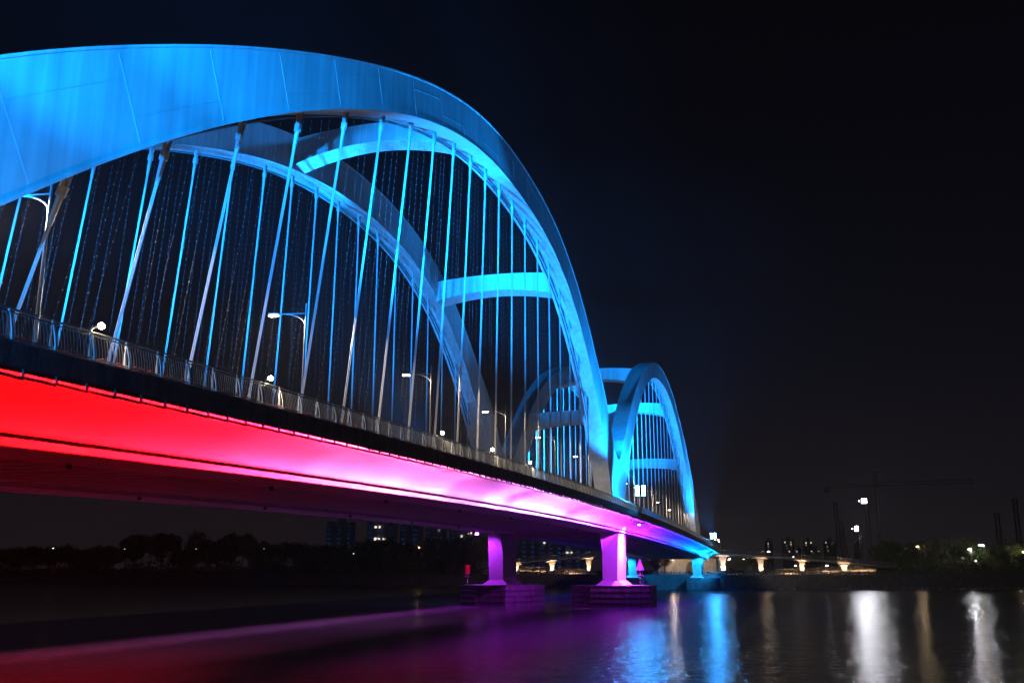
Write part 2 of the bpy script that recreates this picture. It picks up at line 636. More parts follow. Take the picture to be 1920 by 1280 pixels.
YS = list(np.linspace(Y0, Y1, 116))
sweep([(XE - .4, .80), (XE - .4, .02), (-33.3, -.75), (2 * XC + 33.3, -.75), (XFE + .4, .02), (XFE + .4, .80)], YS, "deck_slab", M_CONC)
sweep([(-33.9, .90), (-33.9, .804), (2 * XC + 33.9, .804), (2 * XC + 33.9, .90)], YS, "carriageway", M_ASPH)
for sgn, xe in ((1, XE), (-1, XFE)):
    def X(d):
        return xe - sgn * d
    # concave cladding
    cov = [(X(0.02 + 4.15 * math.sin(t)), -0.03 - 1.46 * (1 - math.cos(t))) for t in np.linspace(0, math.pi / 2, 15)]
    back = [(X(4.4), -1.49), (X(4.4), -0.5), (X(1.0), 0.0)]
    m = MB()
    m.quadring([[(x, y, zl(y) + dz) for x, dz in cov + back] for y in YS])
    m.build("fascia_cladding", M_CLAD, bridge, True)
    # recessed groove, then the girder ledge, whitened to read as strongly lit
    sweep([(X(4.6), -1.49), (X(4.6), -1.72), (X(5.2), -1.72), (X(5.2), -1.49)], YS, "shadow_groove", M_SOFF)
    sweep([(X(4.52), -1.995), (X(8.6), -1.995), (X(8.6), -1.0), (X(5.0), -1.0), (X(5.0), -1.68), (X(4.56), -1.68)], YS, "box_girder", M_SOFF)
    sweep([(X(4.50), -1.64), (X(4.08), -1.99), (X(4.16), -2.03), (X(4.5), -2.03)], YS, "girder_ledge", M_LEDGE_LIT)
    # precast edge panels, one every 6.43 m
    edge = MB()
    L = 6.43
    edge.quadring([[(0.0, y, z) for y, z in ()]] if False else [
        [(-0.55, -L / 2 + .012, .06), (0, -L / 2 + .012, .06), (.05, -L / 2 + .012, .14), (.05, -L / 2 + .012, .93), (0, -L / 2 + .012, 1.02), (-0.55, -L / 2 + .012, 1.02)],
        [(-0.55, L / 2 - .012, .06), (0, L / 2 - .012, .06), (.05, L / 2 - .012, .14), (.05, L / 2 - .012, .93), (0, L / 2 - .012, 1.02), (-0.55, L / 2 - .012, 1.02)]])
    if sgn < 0:
        edge.v = [(-x, y, z) for x, y, z in edge.v]
    me = None
    y = Y0 + L / 2
    while y < Y1 - 2:
        sl = math.atan2(zl(y + 3) - zl(y - 3), 6)
        if me is None:
            o = edge.build("edge_panel", M_BEAM, None)
            me = o.data
            o.parent = bridge
            o.location = Vector((xe, y, zl(y))) - Vector(bridge.location)
            o.rotation_euler = (sl, 0, 0)
        else:
            piece("edge_panel", me, bridge, (xe, y, zl(y)), (sl, 0, 0))
        y += L
# transverse floor beams between the girders
m = MB()
m.box(-33.55 - XC, 2 * XC + 33.55 - XC, -0.16, 0.16, -1.62, -0.72)
m.box(-33.55 - XC, 2 * XC + 33.55 - XC, -0.3, 0.3, -1.70, -1.60)
o = m.build("floor_beam", M_SOFF, None)
me = o.data
o.parent = bridge
y = Y0 + 1.5
o.location = Vector((XC, y, zl(y))) - Vector(bridge.location)
y += 2.1433
while y < Y1 - 1:
    piece("floor_beam", me, bridge, (XC, y, zl(y)))
    y += 2.1433
# drain stubs under the girder
m = MB()
m.tube([(0, 0, 0), (0, 0, -.35)], 0.14, 8)
o = m.build("drain_pipe", M_STEELD, None)
me = o.data
o.parent = bridge
o.location = Vector((-33.2, 40, zl(40) - 1.88)) - Vector(bridge.location)
for k in range(1, 16):
    y = 40 + 19.3 * k
    if y < 340:
        piece("drain_pipe", me, bridge, (-33.2, y, zl(y) - 1.88))
for k in range(0, 14):
    y = 48 + 19.3 * k
    if y < 340:
        piece("drain_pipe", me, bridge, (2 * XC + 33.2, y, zl(y) - 1.88))

# ---- near walkway railing
PITCH = 2.08
railing = empty("railing", (XE - .3, 160, zl(160) + 1.02))
railing.parent = bridge
railing.location = Vector((XE - .3, 160, zl(160) + 1.02)) - Vector(bridge.location)


def fin_x(t):
    return 0.25 * math.cos(t * math.pi / 2) ** 0.8


pm = MB()
outer = []
for k in range(9):
    t = k / 8
    x = 0.24 * (1 - t ** 1.8)
    outer.append((x, 1.06 * t))
for k in range(8):
    (xa, za), (xb, zb_) = outer[k], outer[k + 1]
    pm.quadring([[(xa - .045, -.05, za), (xa, -.05, za), (xa, .05, za), (xa - .045, .05, za)],
                 [(xb - .045, -.05, zb_), (xb, -.05, zb_), (xb, .05, zb_), (xb - .045, .05, zb_)]], caps=k in (0, 7))
pm.quadring([[(-.07, -.05, 0), (.03, -.05, 0), (.03, .05, 0), (-.07, .05, 0)], [(-.06, -.05, 1.12), (-.0, -.05, 1.12), (-.0, .05, 1.12), (-.06, .05, 1.12)]])
pm.quadring([[(-.07, -.048, 0), (.24, -.048, 0), (.24, .048, 0), (-.07, .048, 0)], [(-.07, -.048, .16), (.225, -.048, .16), (.225, .048, .16), (-.07, .048, .16)]])
bay = MB()
for dx, z, r in ((-.06, 1.13, .042), (0.0, 0.99, .028), (.15, .10, .03)):
    bay.tube([(dx, 0.03, z), (dx, PITCH - .03, z)], r, 6)
for j in range(1, 12):
    y = PITCH * j / 12
    pts = []
    for k in range(5):
        t = k / 4
        pts.append((0.15 * (1 - t ** 1.8) + 0.0, y, 0.10 + 0.89 * t))
    bay.tube(pts, 0.017, 4, caps=False)
post_o = bay_o = None
y = Y0 + 1
pk = 0
while y < Y1 - 4:
    sl = math.atan2(zl(y + 1) - zl(y - 1), 2)
    L_ = Vector((XE - .32, y, zl(y) + 1.02))
    if post_o is None:
        post_o = pm.build("rail_post", M_RAILFIN, None)
        post_o.parent = railing
        post_o.location = L_ - wloc(railing)
        bay_o = bay.build("rail_panel", M_RAIL, None)
        bay_o.parent = railing
        bay_o.location = L_ - wloc(railing)
        bay_o.rotation_euler = (sl, 0, 0)
    else:
        piece("rail_post", post_o.data, railing, L_)
        piece("rail_panel", bay_o.data, railing, L_, (sl, 0, 0))
    y += PITCH
    pk += 1

# flower boxes behind the railing
m = MB()
for k in range(520):
    y = 24 + 46 * random.random() ** 1.3
    if math.sin(y * 1.7) + math.sin(y * .6) < -0.5:
        continue
    x = XE - .34 + random.uniform(-.14, .1)
    z = zl(y) + 1.03 + random.uniform(0, .22)
    s = random.uniform(.03, .06)
    a = random.uniform(0, 3.14)
    m.quadring([[(x - s * math.cos(a), y - s * math.sin(a), z - s), (x + s * math.cos(a), y + s * math.sin(a), z - s * .4), (x, y, z + s)]] * 1 + [[(x - s * .8, y - s, z), (x + s, y + s * .8, z + s * .3), (x, y + s * .3, z + s * 1.2)]], caps=True)
o = m.build("bougainvillea", M_FLOWER)
prop(o, "low red flowers growing behind the near deck railing", "flowers", kind="stuff")


# ---- LED wash bars along the deck edge
LEDC = [(-30, (1.0, 0.0, 0.0)), (30, (1.0, 0.0005, 0.001)), (37, (1.0, 0.001, 0.003)), (45, (1.0, 0.003, 0.014)), (53, (1.0, 0.018, 0.08)), (62, (1.0, 0.06, 0.21)), (74, (1.0, 0.14, 0.48)),
        (88, (1.0, 0.20, 0.95)), (104, (1.0, 0.24, 1.2)), (122, (0.95, 0.22, 1.2)), (140, (0.95, 0.15, 1.25)), (156, (0.66, 0.045, 1.2)), (172, (0.5, 0.018, 1.15)), (188, (0.32, 0.012, 1.1)),
        (208, (0.12, 0.012, 1.1)), (235, (0.02, 0.018, 1.1)), (270, (0.0, 0.07, 1.05)), (310, (0.0, 0.38, 1.0)), (350, (0.0, 0.5, 1.0))]
LEDP = [(-30, 5.0), (40, 4.4), (53, 3.0), (62, 1.8), (74, 1.3), (88, 1.15), (112, 1.35), (128, 1.25), (142, 1.3), (160, 1.6), (190, 1.7), (220, 1.5), (350, 1.4)]


def lerp_tab(T, y):
    for (a, va), (b_, vb) in zip(T, T[1:]):
        if a <= y <= b_:
            t = (y - a) / (b_ - a)
            return [p + (q - p) * t for p, q in zip(va, vb)] if isinstance(va, tuple) else va + (vb - va) * t
    return T[-1][1]


LEDSP = 1.6
barm = MB()
barm.box(-.03, .05, -.74, .74, -.25, -.17)
barm.box(-.015, .035, -.8, .8, -.275, -.25)
brm = MB()
brm.box(-.04, .06, -.035, .035, -.25, .1)
brm.box(.04, .075, -.06, .06, -.02, .1)
bar_o = br_o = None
rnd = random.Random(3)
run, fr = 0, 1.0
y = Y0 + 1
k = 0
while y < Y1 - 3:
    L_ = Vector((XE + .06, y, zl(y)))
    if bar_o is None:
        bar_o = barm.build("led_bar", M_STEELD, None)
        bar_o.parent = bridge
        bar_o.location = L_ - Vector(bridge.location)
        br_o = brm.build("bracket", M_STEELD, None)
        br_o.parent = bar_o
        br_o.location = (0, .8, 0)
        ob = bar_o
    else:
        ob = piece("led_bar", bar_o.data, bridge, L_)
        c = br_o.copy()
        COL.objects.link(c)
        c.parent = ob
    # lamp of this bar
    if True:
        c = lerp_tab(LEDC, y)
        amp = lerp_tab(LEDP, y)
        f = 1.0
        if y > 62:
            if run <= 0:
                run = rnd.randint(1, 4)
                fr = rnd.choice((.45, .8, 1.0, 1.0, 1.25)) if y < 200 else rnd.choice((.7, .9, 1.1))
            run -= 1
            f = fr * rnd.uniform(.85, 1.1)
        light("led_light", 'AREA', L_ + Vector((-.02, 0, -.13)), (190 if y < 56 else 165) * amp * f, c, ob, (-1, 0, -.24),
              shape='RECTANGLE', size=1.45, size_y=.05, spread=math.radians(100 if y < 56 else 68))
        cl = [q_ * .9 + .10 * max(c) * w_ for q_, w_ in zip(c, (1, .5, .45))]
        light("ledge_light", 'AREA', L_ + Vector((-.02, 0, -.2)), 40 * max(1.0, amp * .6), cl, ob, (-4.25, 0, -1.62), shape='RECTANGLE', size=1.55, size_y=.05, spread=math.radians(24))  # extra lamp added to brighten the ledge alone
    if k % 4 == 2:
        light("water_wash", 'AREA', L_ + Vector((.02, 0, -.3)), (60 if y < 60 else 330 if y < 200 else 160) * min(2.6, lerp_tab(LEDP, y)), c if y < 60 else (c[0] * .55, c[1] * .12, c[2]), ob, (.12, 0, -1), shape='RECTANGLE', size=6.2, size_y=.05, spread=math.radians(84))  # added downlight, tinted to colour the water below
    y += LEDSP
    k += 1
# far deck edge: bars with an added downlight for the band on the water
y = Y0 + 2
while y < Y1 - 3:
    c = lerp_tab(LEDC, y)
    L_ = Vector((XFE - .06, y, zl(y)))
    ob = piece("led_bar", bar_o.data, bridge, L_)
    if True:
        light("water_wash", 'AREA', L_ + Vector((.02, 0, -.3)), 125 * lerp_tab(LEDP, y), c, ob, (.10, 0, -1),
              shape='RECTANGLE', size=6.2, size_y=.05, spread=math.radians(44))
    y += 6.4


# ---- piers
def pier(y, xcap, label_col):
    for xr, s in ((XN, 1), (XF, -1)):
        zt = zl(y) - 1.98
        base = empty("pier_column", (xr, y, 0))
        base.parent = bridge
        base.location = Vector((xr, y, 0)) - Vector(bridge.location)
        w, l = 1.25, 4.4
        # shaft; inner top corner flared forward, a shape added to darken its face
        m = MB()
        xo, xi = xr + s * w, xr - s * w
        zc = zt - 3.4
        yf, yb = y - l, y + l
        v = [(xo, yf, 4.3), (xi, yf, 4.3), (xi, yf, zc), (xo + s * .22, yf, zt - .4), (xo + s * .22, yf, zt), (xi - s * .05, yf - 2.0, zt),
             (xo, yb, 4.3), (xi, yb, 4.3), (xi, yb, zc), (xo + s * .22, yb, zt - .4), (xo + s * .22, yb, zt), (xi - s * .05, yb + 2.0, zt)]
        m.v = v
        m.f = [(0, 1, 2, 3), (2, 5, 4, 3), (7, 6, 9, 8), (8, 9, 10, 11), (0, 3, 9, 6), (3, 4, 10, 9), (1, 7, 8, 2), (2, 8, 11, 5), (5, 11, 10, 4), (1, 0, 6, 7)]
        m.build("shaft", M_PIER, base)
        m = MB()
        m.quadring([[(xr - w - 1.0, yf - 1.0, 3.55), (xr + w + 1.0, yf - 1.0, 3.55), (xr + w + 1.0, yb + 1.0, 3.55), (xr - w - 1.0, yb + 1.0, 3.55)],
                    [(xr - w - .1, yf - .1, 4.35), (xr + w + .1, yf - .1, 4.35), (xr + w + .1, yb + .1, 4.35), (xr - w - .1, yb + .1, 4.35)]])
        m.build("plinth", M_PIER, base)


def pile_cap(xr, y, hx, hy, ch, zt):
    oc = [(-hx + ch, -hy), (hx - ch, -hy), (hx, -hy + ch), (hx, hy - ch), (hx - ch, hy), (-hx + ch, hy), (-hx, hy - ch), (-hx, -hy + ch)]
    base = empty("pile_cap", (xr, y, 0))
    base.parent = bridge
    base.location = Vector((xr, y, 0)) - Vector(bridge.location)
    # fender panels: stacked hollow boxes, one set of panels per face, with proud lips
    tiers = 4
    hh = zt / tiers
    for i in range(8):
        a, b_ = Vector((*oc[i], 0)), Vector((*oc[(i + 1) % 8], 0))
        d = (b_ - a).normalized()
        nrm = Vector((d.y, -d.x, 0))
        a2, b2 = a + d * .05, b_ - d * .05
        for k in range(tiers):
            z0 = -0.6 if k == 0 else k * hh + .03
            z1 = (k + 1) * hh
            m = MB()
            q = [(-.5, z0), (0.0, z0), (0.0, z1 - .16), (.17, z1 - .13), (.17, z1 - .02), (-.5, z1 - .02)]
            m.quadring([[(xr + a2.x + nrm.x * o_, y + a2.y + nrm.y * o_, z) for o_, z in q], [(xr + b2.x + nrm.x * o_, y + b2.y + nrm.y * o_, z) for o_, z in q]])
            m.build("fender_panel", M_CAP, base)
    m = MB()
    m.prism([(xr + px * .94, y + py * .94) for px, py in oc], -0.5, zt - .04)
    m.build("cap_body", M_CAP, base)


PY = 175.6
pier(PY, None, "")
pile_cap(XN, PY, 6.7, 7.8, 4.0, 3.55)
pile_cap(XF, PY, 6.7, 7.8, 4.0, 3.55)
m = MB()
m.box(XF + 1.2, XN - 1.2, PY - .9, PY + .9, zl(PY) - 2.7, zl(PY) - 1.6)
m.build("cross_beam", M_PIER, bridge)
PY3 = 327.0
pier(PY3, None, "")
for xr in (XN, XF):
    base = empty("pile_cap", (xr, PY3, 0))
    base.parent = bridge
    base.location = Vector((xr, PY3, 0)) - Vector(bridge.location)
    MB().box(xr - 3.0, xr + 7.0 if xr == XN else xr + 3.2, PY3 - 7.5, PY3 + 6, -.5, 3.56).build("cap_body", M_CAP, base)

# purple flood on the far column of the river pier
fl = empty("pier_flood_light", (XF - 2.9, PY - 6.4, zl(PY) - 2.1))
prop(fl, "small violet flood light under the deck beside the far river pier", "flood light")
m = MB()
q = wloc(fl)
m.box(q.x - .32, q.x + .32, q.y - .06, q.y + .2, q.z - .2, q.z + .2)
m.build("housing", M_STEELD, fl)
MB().box(q.x - .28, q.x + .28, q.y - .08, q.y - .065, q.z - .16, q.z + .16).build("lens", E_VIOL, fl)
MB().bar((q.x, q.y + .1, q.z + .2), (q.x + .3, q.y + .2, q.z + .75), .06).build("bracket", M_STEELD, fl)
light("flood_beam", 'SPOT', (q.x - .2, q.y - 1.2, q.z - .4), 5000, (0.5, 0.03, 1.0), fl, (2.6, 3.2, -5.6), spot_size=math.radians(110), spot_blend=.7, shadow_soft_size=.2)
fl2 = empty("pier_flood_light", (XN + 5.2, PY - 13, zl(PY) - .3))  # lamp added to colour the nearer column violet
prop(fl2, "added violet fill light at the deck edge above the nearer river pier", "flood light")
q = wloc(fl2)
MB().box(q.x - .22, q.x + .22, q.y - .15, q.y + .15, q.z - .3, q.z - .02).build("housing", M_STEELD, fl2)
MB().bar((q.x, q.y, q.z - .05), (q.x + .55, q.y, q.z + .3), .06).build("bracket", M_STEELD, fl2)
light("flood_beam", 'SPOT', (q.x, q.y, q.z - .4), 15000, (0.5, 0.03, 1.0), fl2, (-5.2, 9.5, -6.5), spot_size=math.radians(75), spot_blend=.7, shadow_soft_size=.2)
fl4 = empty("pier_flood_light", (XN + 4.6, PY - .5, zl(PY) - .4))
prop(fl4, "pale flood light clipped under the deck edge straight above the nearer pier side", "flood light")
q = wloc(fl4)
MB().box(q.x - .2, q.x + .2, q.y - .5, q.y + .5, q.z - .25, q.z - .02).build("housing", M_STEELD, fl4)
MB().bar((q.x, q.y, q.z - .05), (q.x + 1.1, q.y, q.z + .35), .06).build("bracket", M_STEELD, fl4)
MB().box(q.x - .17, q.x + .17, q.y - .45, q.y + .45, q.z - .275, q.z - .252).build("lens", E_VIOLS, fl4)
light("flood_beam", 'SPOT', (q.x, q.y, q.z - .4), 80000, (0.8, 0.10, 1.0), fl4, (-3.4, 0, -4.0), spot_size=math.radians(100), spot_blend=.7, shadow_soft_size=.3)
fl5 = empty("pier_flood_light", (XF - 2.9, PY3 - 6.4, zl(PY3) - 2.1))
prop(fl5, "small blue flood light under the deck beside the far bank pier", "flood light")
q = wloc(fl5)
MB().box(q.x - .32, q.x + .32, q.y - .06, q.y + .2, q.z - .2, q.z + .2).build("housing", M_STEELD, fl5)
MB().box(q.x - .28, q.x + .28, q.y - .08, q.y - .065, q.z - .16, q.z + .16).build("lens", E_BLUES, fl5)
MB().bar((q.x, q.y + .1, q.z + .2), (q.x + .3, q.y + .2, q.z + .75), .06).build("bracket", M_STEELD, fl5)
light("flood_beam", 'SPOT', (q.x - .2, q.y - 1.2, q.z - .4), 9000, (0.01, 0.34, 1.0), fl5, (2.6, 3.2, -5.6), spot_size=math.radians(120), spot_blend=.7, shadow_soft_size=.2)
fl3 = empty("pier_flood_light", (XN + 5.2, PY3 - 11, zl(PY3) - .3))
prop(fl3, "small blue flood light clipped to the deck edge above the bank pier", "flood light")
q = wloc(fl3)
MB().box(q.x - .22, q.x + .22, q.y - .15, q.y + .15, q.z - .3, q.z - .02).build("housing", M_STEELD, fl3)
MB().bar((q.x, q.y, q.z - .05), (q.x + .55, q.y, q.z + .3), .06).build("bracket", M_STEELD, fl3)
light("flood_beam", 'SPOT', (q.x, q.y, q.z - .4), 26000, (0.01, 0.34, 1.0), fl3, (-6.5, 9.0, -5.0), spot_size=math.radians(110), spot_blend=.7, shadow_soft_size=.2)


# ------------------------------------------------------------------ blue flood masts outside the railing
def flood_mast(y, lab, aims, hgt=4.6, x=XE + 0.55, foot=None, flip=False):
    zb = zl(y) + .35
    t = empty("flood_mast", (x, y, zb))
    prop(t, lab, "flood light")
    MB().tube([(x, y, zb if foot is None else foot), (x, y, zb + hgt)], .09 if foot is None else .35, 8).build("mast", M_LAMP, t)
    m = MB()
    m.bar((x - .6, y, zb + .3), (x, y, zb + .3), .08)
    m.bar((x - .6, y, zb + .75), (x, y, zb + .75), .08)
    m.build("bracket", M_STEELD, t)
    for sx in (-.5, .5):
        m = MB()
        m.box(x + sx - .32, x + sx + .32, y - .1, y + .25, zb + hgt - .1, zb + hgt + 1.55)
        h = m.build("housing", M_STEELD, t)
        MB().box(x + sx - .27, x + sx + .27, *((y + .255, y + .28) if flip else (y - .13, y - .105)), zb + hgt - .05, zb + hgt + 1.5).build("lens", E_BLUE, h)
    for a, p, sp in aims:
        light("flood_beam", 'SPOT', (x - .1, y - .6 if a[1] < y else y + .6, zb + hgt + 1.0), p, BLUE, t,
              Vector(a) - Vector((x - .1, y, zb + hgt + 1.0)), spot_size=math.radians(sp), spot_blend=.8 if foot is None else .45, shadow_soft_size=.35)
    return t


flood_mast(164.5, "tall blue twin flood light on a mast at the deck edge beside the V foot",
           [((-29.6, 158, 34), 120000, 66), ((-29.6, 187, 36), 110000, 66), ((-29.6, 138, 48), 150000, 50), ((-29.6, 214, 49), 240000, 44), ((-29.6, 173.5, 21), 60000, 80),
            ((-31.5, 84, 47), 1900000, 18), ((-34, 258, 46), 1300000, 24), ((-34, 222, 42), 90000, 34)], 3.3)
flood_mast(309.0, "blue flood light on a mast at the far end of the deck", [((-29.6, 298, 34), 110000, 70), ((-29.6, 285, 42), 200000, 50)], 2.6)
flood_mast(12.0, "unseen blue flood light mast added in the road median at the near arch foot",
           [((-30, 124, 46.5), 3400000, 18), ((-30, 88, 44), 700000, 22), ((-30, 58, 33), 170000, 32)], 4.5, -40.5, flip=True)  # mast added out of view to light the near rib's soffit and hangers
XM = 2 * XC - XE - .55
flood_mast(15.0, "blue twin flood light mast at the far deck edge beside the near arch foot",
           [((-50, 122, 46.5), 2000000, 22), ((-50, 82, 42), 190000, 34)], 3.3, XM, flip=True)
flood_mast(164.5, "blue twin flood light mast at the far deck edge behind the V foot",
           [((-50.5, 86, 47), 1900000, 18), ((-50.5, 255, 47), 2600000, 26), ((-50.5, 225, 43), 260000, 32)], 3.3, XM, flip=True)
flood_mast(4.0, "unseen blue flood light mast added on a pile in the river by the near foot", [((-27.5, 27, 29), 130000, 56), ((-28, 44, 38), 210000, 40), ((-29, 66, 47), 300000, 26), ((-25.2, 36, 16.2), 2500, 34)], 6.0, -14.0, -1.0)  # mast added out of view to light the arch's outer face

t = empty("added_railing_light", (XE + .35, 13.0, zl(13) + 1.2))  # lamp added out of view to turn the railing posts blue
prop(t, "unseen blue flood light added outside the near railing, shining along it", "flood light")
q = wloc(t)
MB().box(q.x - .2, q.x + .2, q.y - .3, q.y, q.z, q.z + .3).build("housing", M_STEELD, t)
MB().bar((q.x - .6, q.y - .15, q.z + .1), (q.x - .2, q.y - .15, q.z + .1), .06).build("bracket", M_STEELD, t)
light("flood_beam", 'SPOT', (q.x, q.y + .1, q.z + .5), 16000, BLUE, t, (-.3, 24, 1.2), spot_size=math.radians(34), spot_blend=.8, shadow_soft_size=.15)

# ------------------------------------------------------------------ street lamps on the deck
ORD = ["first", "second", "third", "fourth", "fifth", "sixth", "seventh", "eighth", "ninth", "tenth", "eleventh", "twelfth"]


def make_street_lamp(x, y, zb):
    t = empty("street_lamp", (x, y, zb))
    m = MB()
    m.tube([(x, y, zb), (x, y, zb + .9)], .16, 8)
    m.tube([(x, y, zb + .9), (x, y, zb + 10.65)], [.12, .06], 8)
    m.build("pole", M_LAMP, t)
    m = MB()
    pts = [(x, y, zb + 8.95)]
    for k in range(1, 7):
        a = k / 6 * math.pi / 2
        pts.append((x - 2.3 * (1 - math.cos(a)), y, zb + 8.95 + 1.05 * math.sin(a)))
    m.tube(pts, .05, 6)
    m.tube([(x, y, zb + 9.90), (x - 1.2, y, zb + 9.95), (x - 2.3, y, zb + 10.00)], .04, 6)
    m.build("arm", M_LAMP, t)
    m = MB()
    m.quadring([[(x - 2.2, y - .1, zb + 9.95), (x - 2.2, y + .1, zb + 9.95), (x - 2.2, y + .08, zb + 10.07), (x - 2.2, y - .08, zb + 10.07)],
                [(x - 3.0, y - .2, zb + 9.95), (x - 3.0, y + .2, zb + 9.95), (x - 3.0, y + .14, zb + 10.13), (x - 3.0, y - .14, zb + 10.13)]])
    h = m.build("lamp_head", M_LAMP, t)
    MB().box(x - 2.95, x - 2.3, y - .17, y + .17, zb + 9.85, zb + 9.94).build("lens", E_STREET, h)
    light("street_light", 'SPOT', (x - 2.6, y, zb + 9.80), 14000, WARM, t, (0.05, 0, -1), spot_size=math.radians(175), spot_blend=.12, shadow_soft_size=.2)
    return t


lamp0 = None
for k in range(11):
    y = 37.4 + 26.3 * k
    zb = zl(y) + .9
    if lamp0 is None:
        lamp0 = make_street_lamp(-33.6, y, zb)
        t = lamp0
    else:
        t = copy_tree(lamp0)
        t.location = (-33.6, y, zb)
    where = "under the big arch" if y < 165 else "under the second arch"
    prop(t, f"{ORD[k]} street lamp along the deck from the near end, {where}", "street lamp", "street lamps along the bridge deck")

# walkway lights on short curved poles at the railing
wl0 = None
GH = 1.6
wk = 0
for y, nm in ((31.7, "brightest"), (44.8, "second brightest"), (70.8, "third"), (83.9, "fourth"), (96.9, "fifth and faintest")):
    x = XE - .55
    zb = zl(y) + .92
    if wl0 is None:
        t = empty("walkway_light", (x, y, zb))
        m = MB()
        m.tube([(x + .2, y - .9, zb), (x + .2, y - .9, zb + .75), (x + .18, y - .82, zb + 1.1), (x + .14, y - .5, zb + 1.42), (x + .1, y - .1, zb + 1.56)], .045, 6)
        m.build("curved_pole", M_LAMP, t)
        m = MB()
        rings = []
        for i in range(7):
            a = -math.pi / 2 + math.pi * i / 6
            rings.append([(x + .1 + .13 * math.cos(a) * math.cos(b_), y + .13 * math.cos(a) * math.sin(b_), zb + GH + .13 * math.sin(a)) for b_ in (2 * math.pi * j / 10 for j in range(10))])
        m.quadring(rings)
        m.build("globe", E_WALK, t, True)
        light("walk_light", 'POINT', (x - .1, y, zb + 1.3), 160, (1, .8, .55), t, shadow_soft_size=.12)
        wl0 = t
    else:
        t = copy_tree(wl0)
        t.location = (x, y, zb)
    prop(t, f"{nm} globe light on a curved pole at the near walkway railing", "walkway light", "globe lights along the walkway railing")

# ------------------------------------------------------------------ bulb strings hung between the hangers
def light_string(xr, y, arch, lab, grp, rs):
    by = bow(y) if arch == 0 else 0.0
    zt = sof_z(arch, y) - .05
    zb = zl(y) + 1.1
    if zt - zb < 3:
        return
    L = zt - zb
    lo = rs.uniform(0, .12) * L if rs.random() < .6 else rs.uniform(.1, .45) * L
    m = MB()
    top = Vector((xr + by - .5, y, zt))
    bot = Vector((xr + by * lo / L, y + rs.uniform(-.5, .5), zb + lo))
    n = max(4, int((top - bot).length / .55))
    sway = rs.uniform(-.12, .12)
    pts = []
    for i in range(n + 1):
        t = i / n
        p = bot.lerp(top, t)
        p.y += sway * math.sin(t * math.pi) + rs.uniform(-.02, .02)
        pts.append(p)
    m.tube(pts[::3] + [pts[-1]], .004, 3, caps=False)
    nw = len(m.f)
    r = .028
    for p in pts:
        b0 = len(m.v)
        m.v += [(p.x, p.y, p.z - 1.7 * r), (p.x + r, p.y, p.z), (p.x, p.y + r, p.z), (p.x - r, p.y, p.z), (p.x, p.y - r, p.z), (p.x, p.y, p.z + 1.7 * r)]
        for i in range(4):
            j = i % 4 + 1
            k_ = j % 4 + 1
            m.f.append((b0, b0 + k_, b0 + j))
            m.f.append((b0 + 5, b0 + j, b0 + k_))
    o = m.build("light_string", M_BULBD, loc=bot)
    o.data.materials.append(M_STEELD)
    for pl in o.data.polygons[:nw]:
        pl.material_index = 1
    prop(o, lab, "light string", grp)


rs = random.Random(11)
for xr, w in ((XN, "near"), (XF, "far")):
    for i in range(len(YH1) - 1):
        for j in range(4):
            if rs.random() < .06:
                continue
            y = YH1[i] + 6.43 * (j + 1.0 + rs.uniform(-.12, .12)) / 5
            light_string(xr, y, 0, f"thin dotted bulb string hanging from the {w} rib of the big arch", f"bulb strings on the {w} rib of the big arch", rs)
for i in range(len(YH2) - 1):
    for j in range(2):
        y = YH2[i] + 6.43 * (j + 1) / 3
        light_string(XF, y, 1, "thin dotted bulb string hanging under the far rib of the second arch", "bulb strings on the second arch", rs)

# ------------------------------------------------------------------ navigation marks on the pile caps
x, y = XF - 4.9, PY - 5.4
t = empty("can_mark", (x, y, 3.55))
prop(t, "red can shaped navigation mark on a red and white pole on the far pier base", "navigation mark")
for k in range(4):
    MB().tube([(x, y, 3.55 + .42 * k), (x, y, 3.55 + .42 * (k + 1))], .09, 8).build("pole_band", M_RED if k % 2 == 0 else M_BULB, t)
MB().tube([(x, y, 5.4), (x, y, 6.95)], .43, 14).build("can", M_RED, t)
m = MB()
m.bar((x - .55, y, 4.95), (x + .55, y, 4.95), .07)
m.tube([(x - .2, y, 4.85), (x - .2, y, 5.2)], .13, 8)
m.tube([(x, y, 5.2), (x, y, 5.45)], .06, 6)
m.build("lamp_bracket", M_BULB, t)
x, y = XN + 5.0, PY - 3.5
t = empty("cone_mark", (x, y, 3.55))
prop(t, "pale cone shaped navigation mark on a banded pole on the nearer pier base", "navigation mark")
for k in range(5):
    MB().tube([(x, y, 3.55 + .34 * k), (x, y, 3.55 + .34 * (k + 1))], .09, 8).build("pole_band", M_BULB if k % 2 else M_STEELD, t)
MB().tube([(x, y, 6.05), (x, y, 7.95)], [.72, .03], 14).build("cone", M_BULB, t)
m = MB()
m.bar((x - .5, y, 5.2), (x + .75, y, 5.1), .09)
m.tube([(x, y, 5.1), (x, y, 5.7)], .13, 8)
for a in (-.4, .4):
    m.tube([(x + a, y, 5.2), (x + a, y, 6.05)], .02, 4)
m.build("lamp_bracket", M_BULB, t)

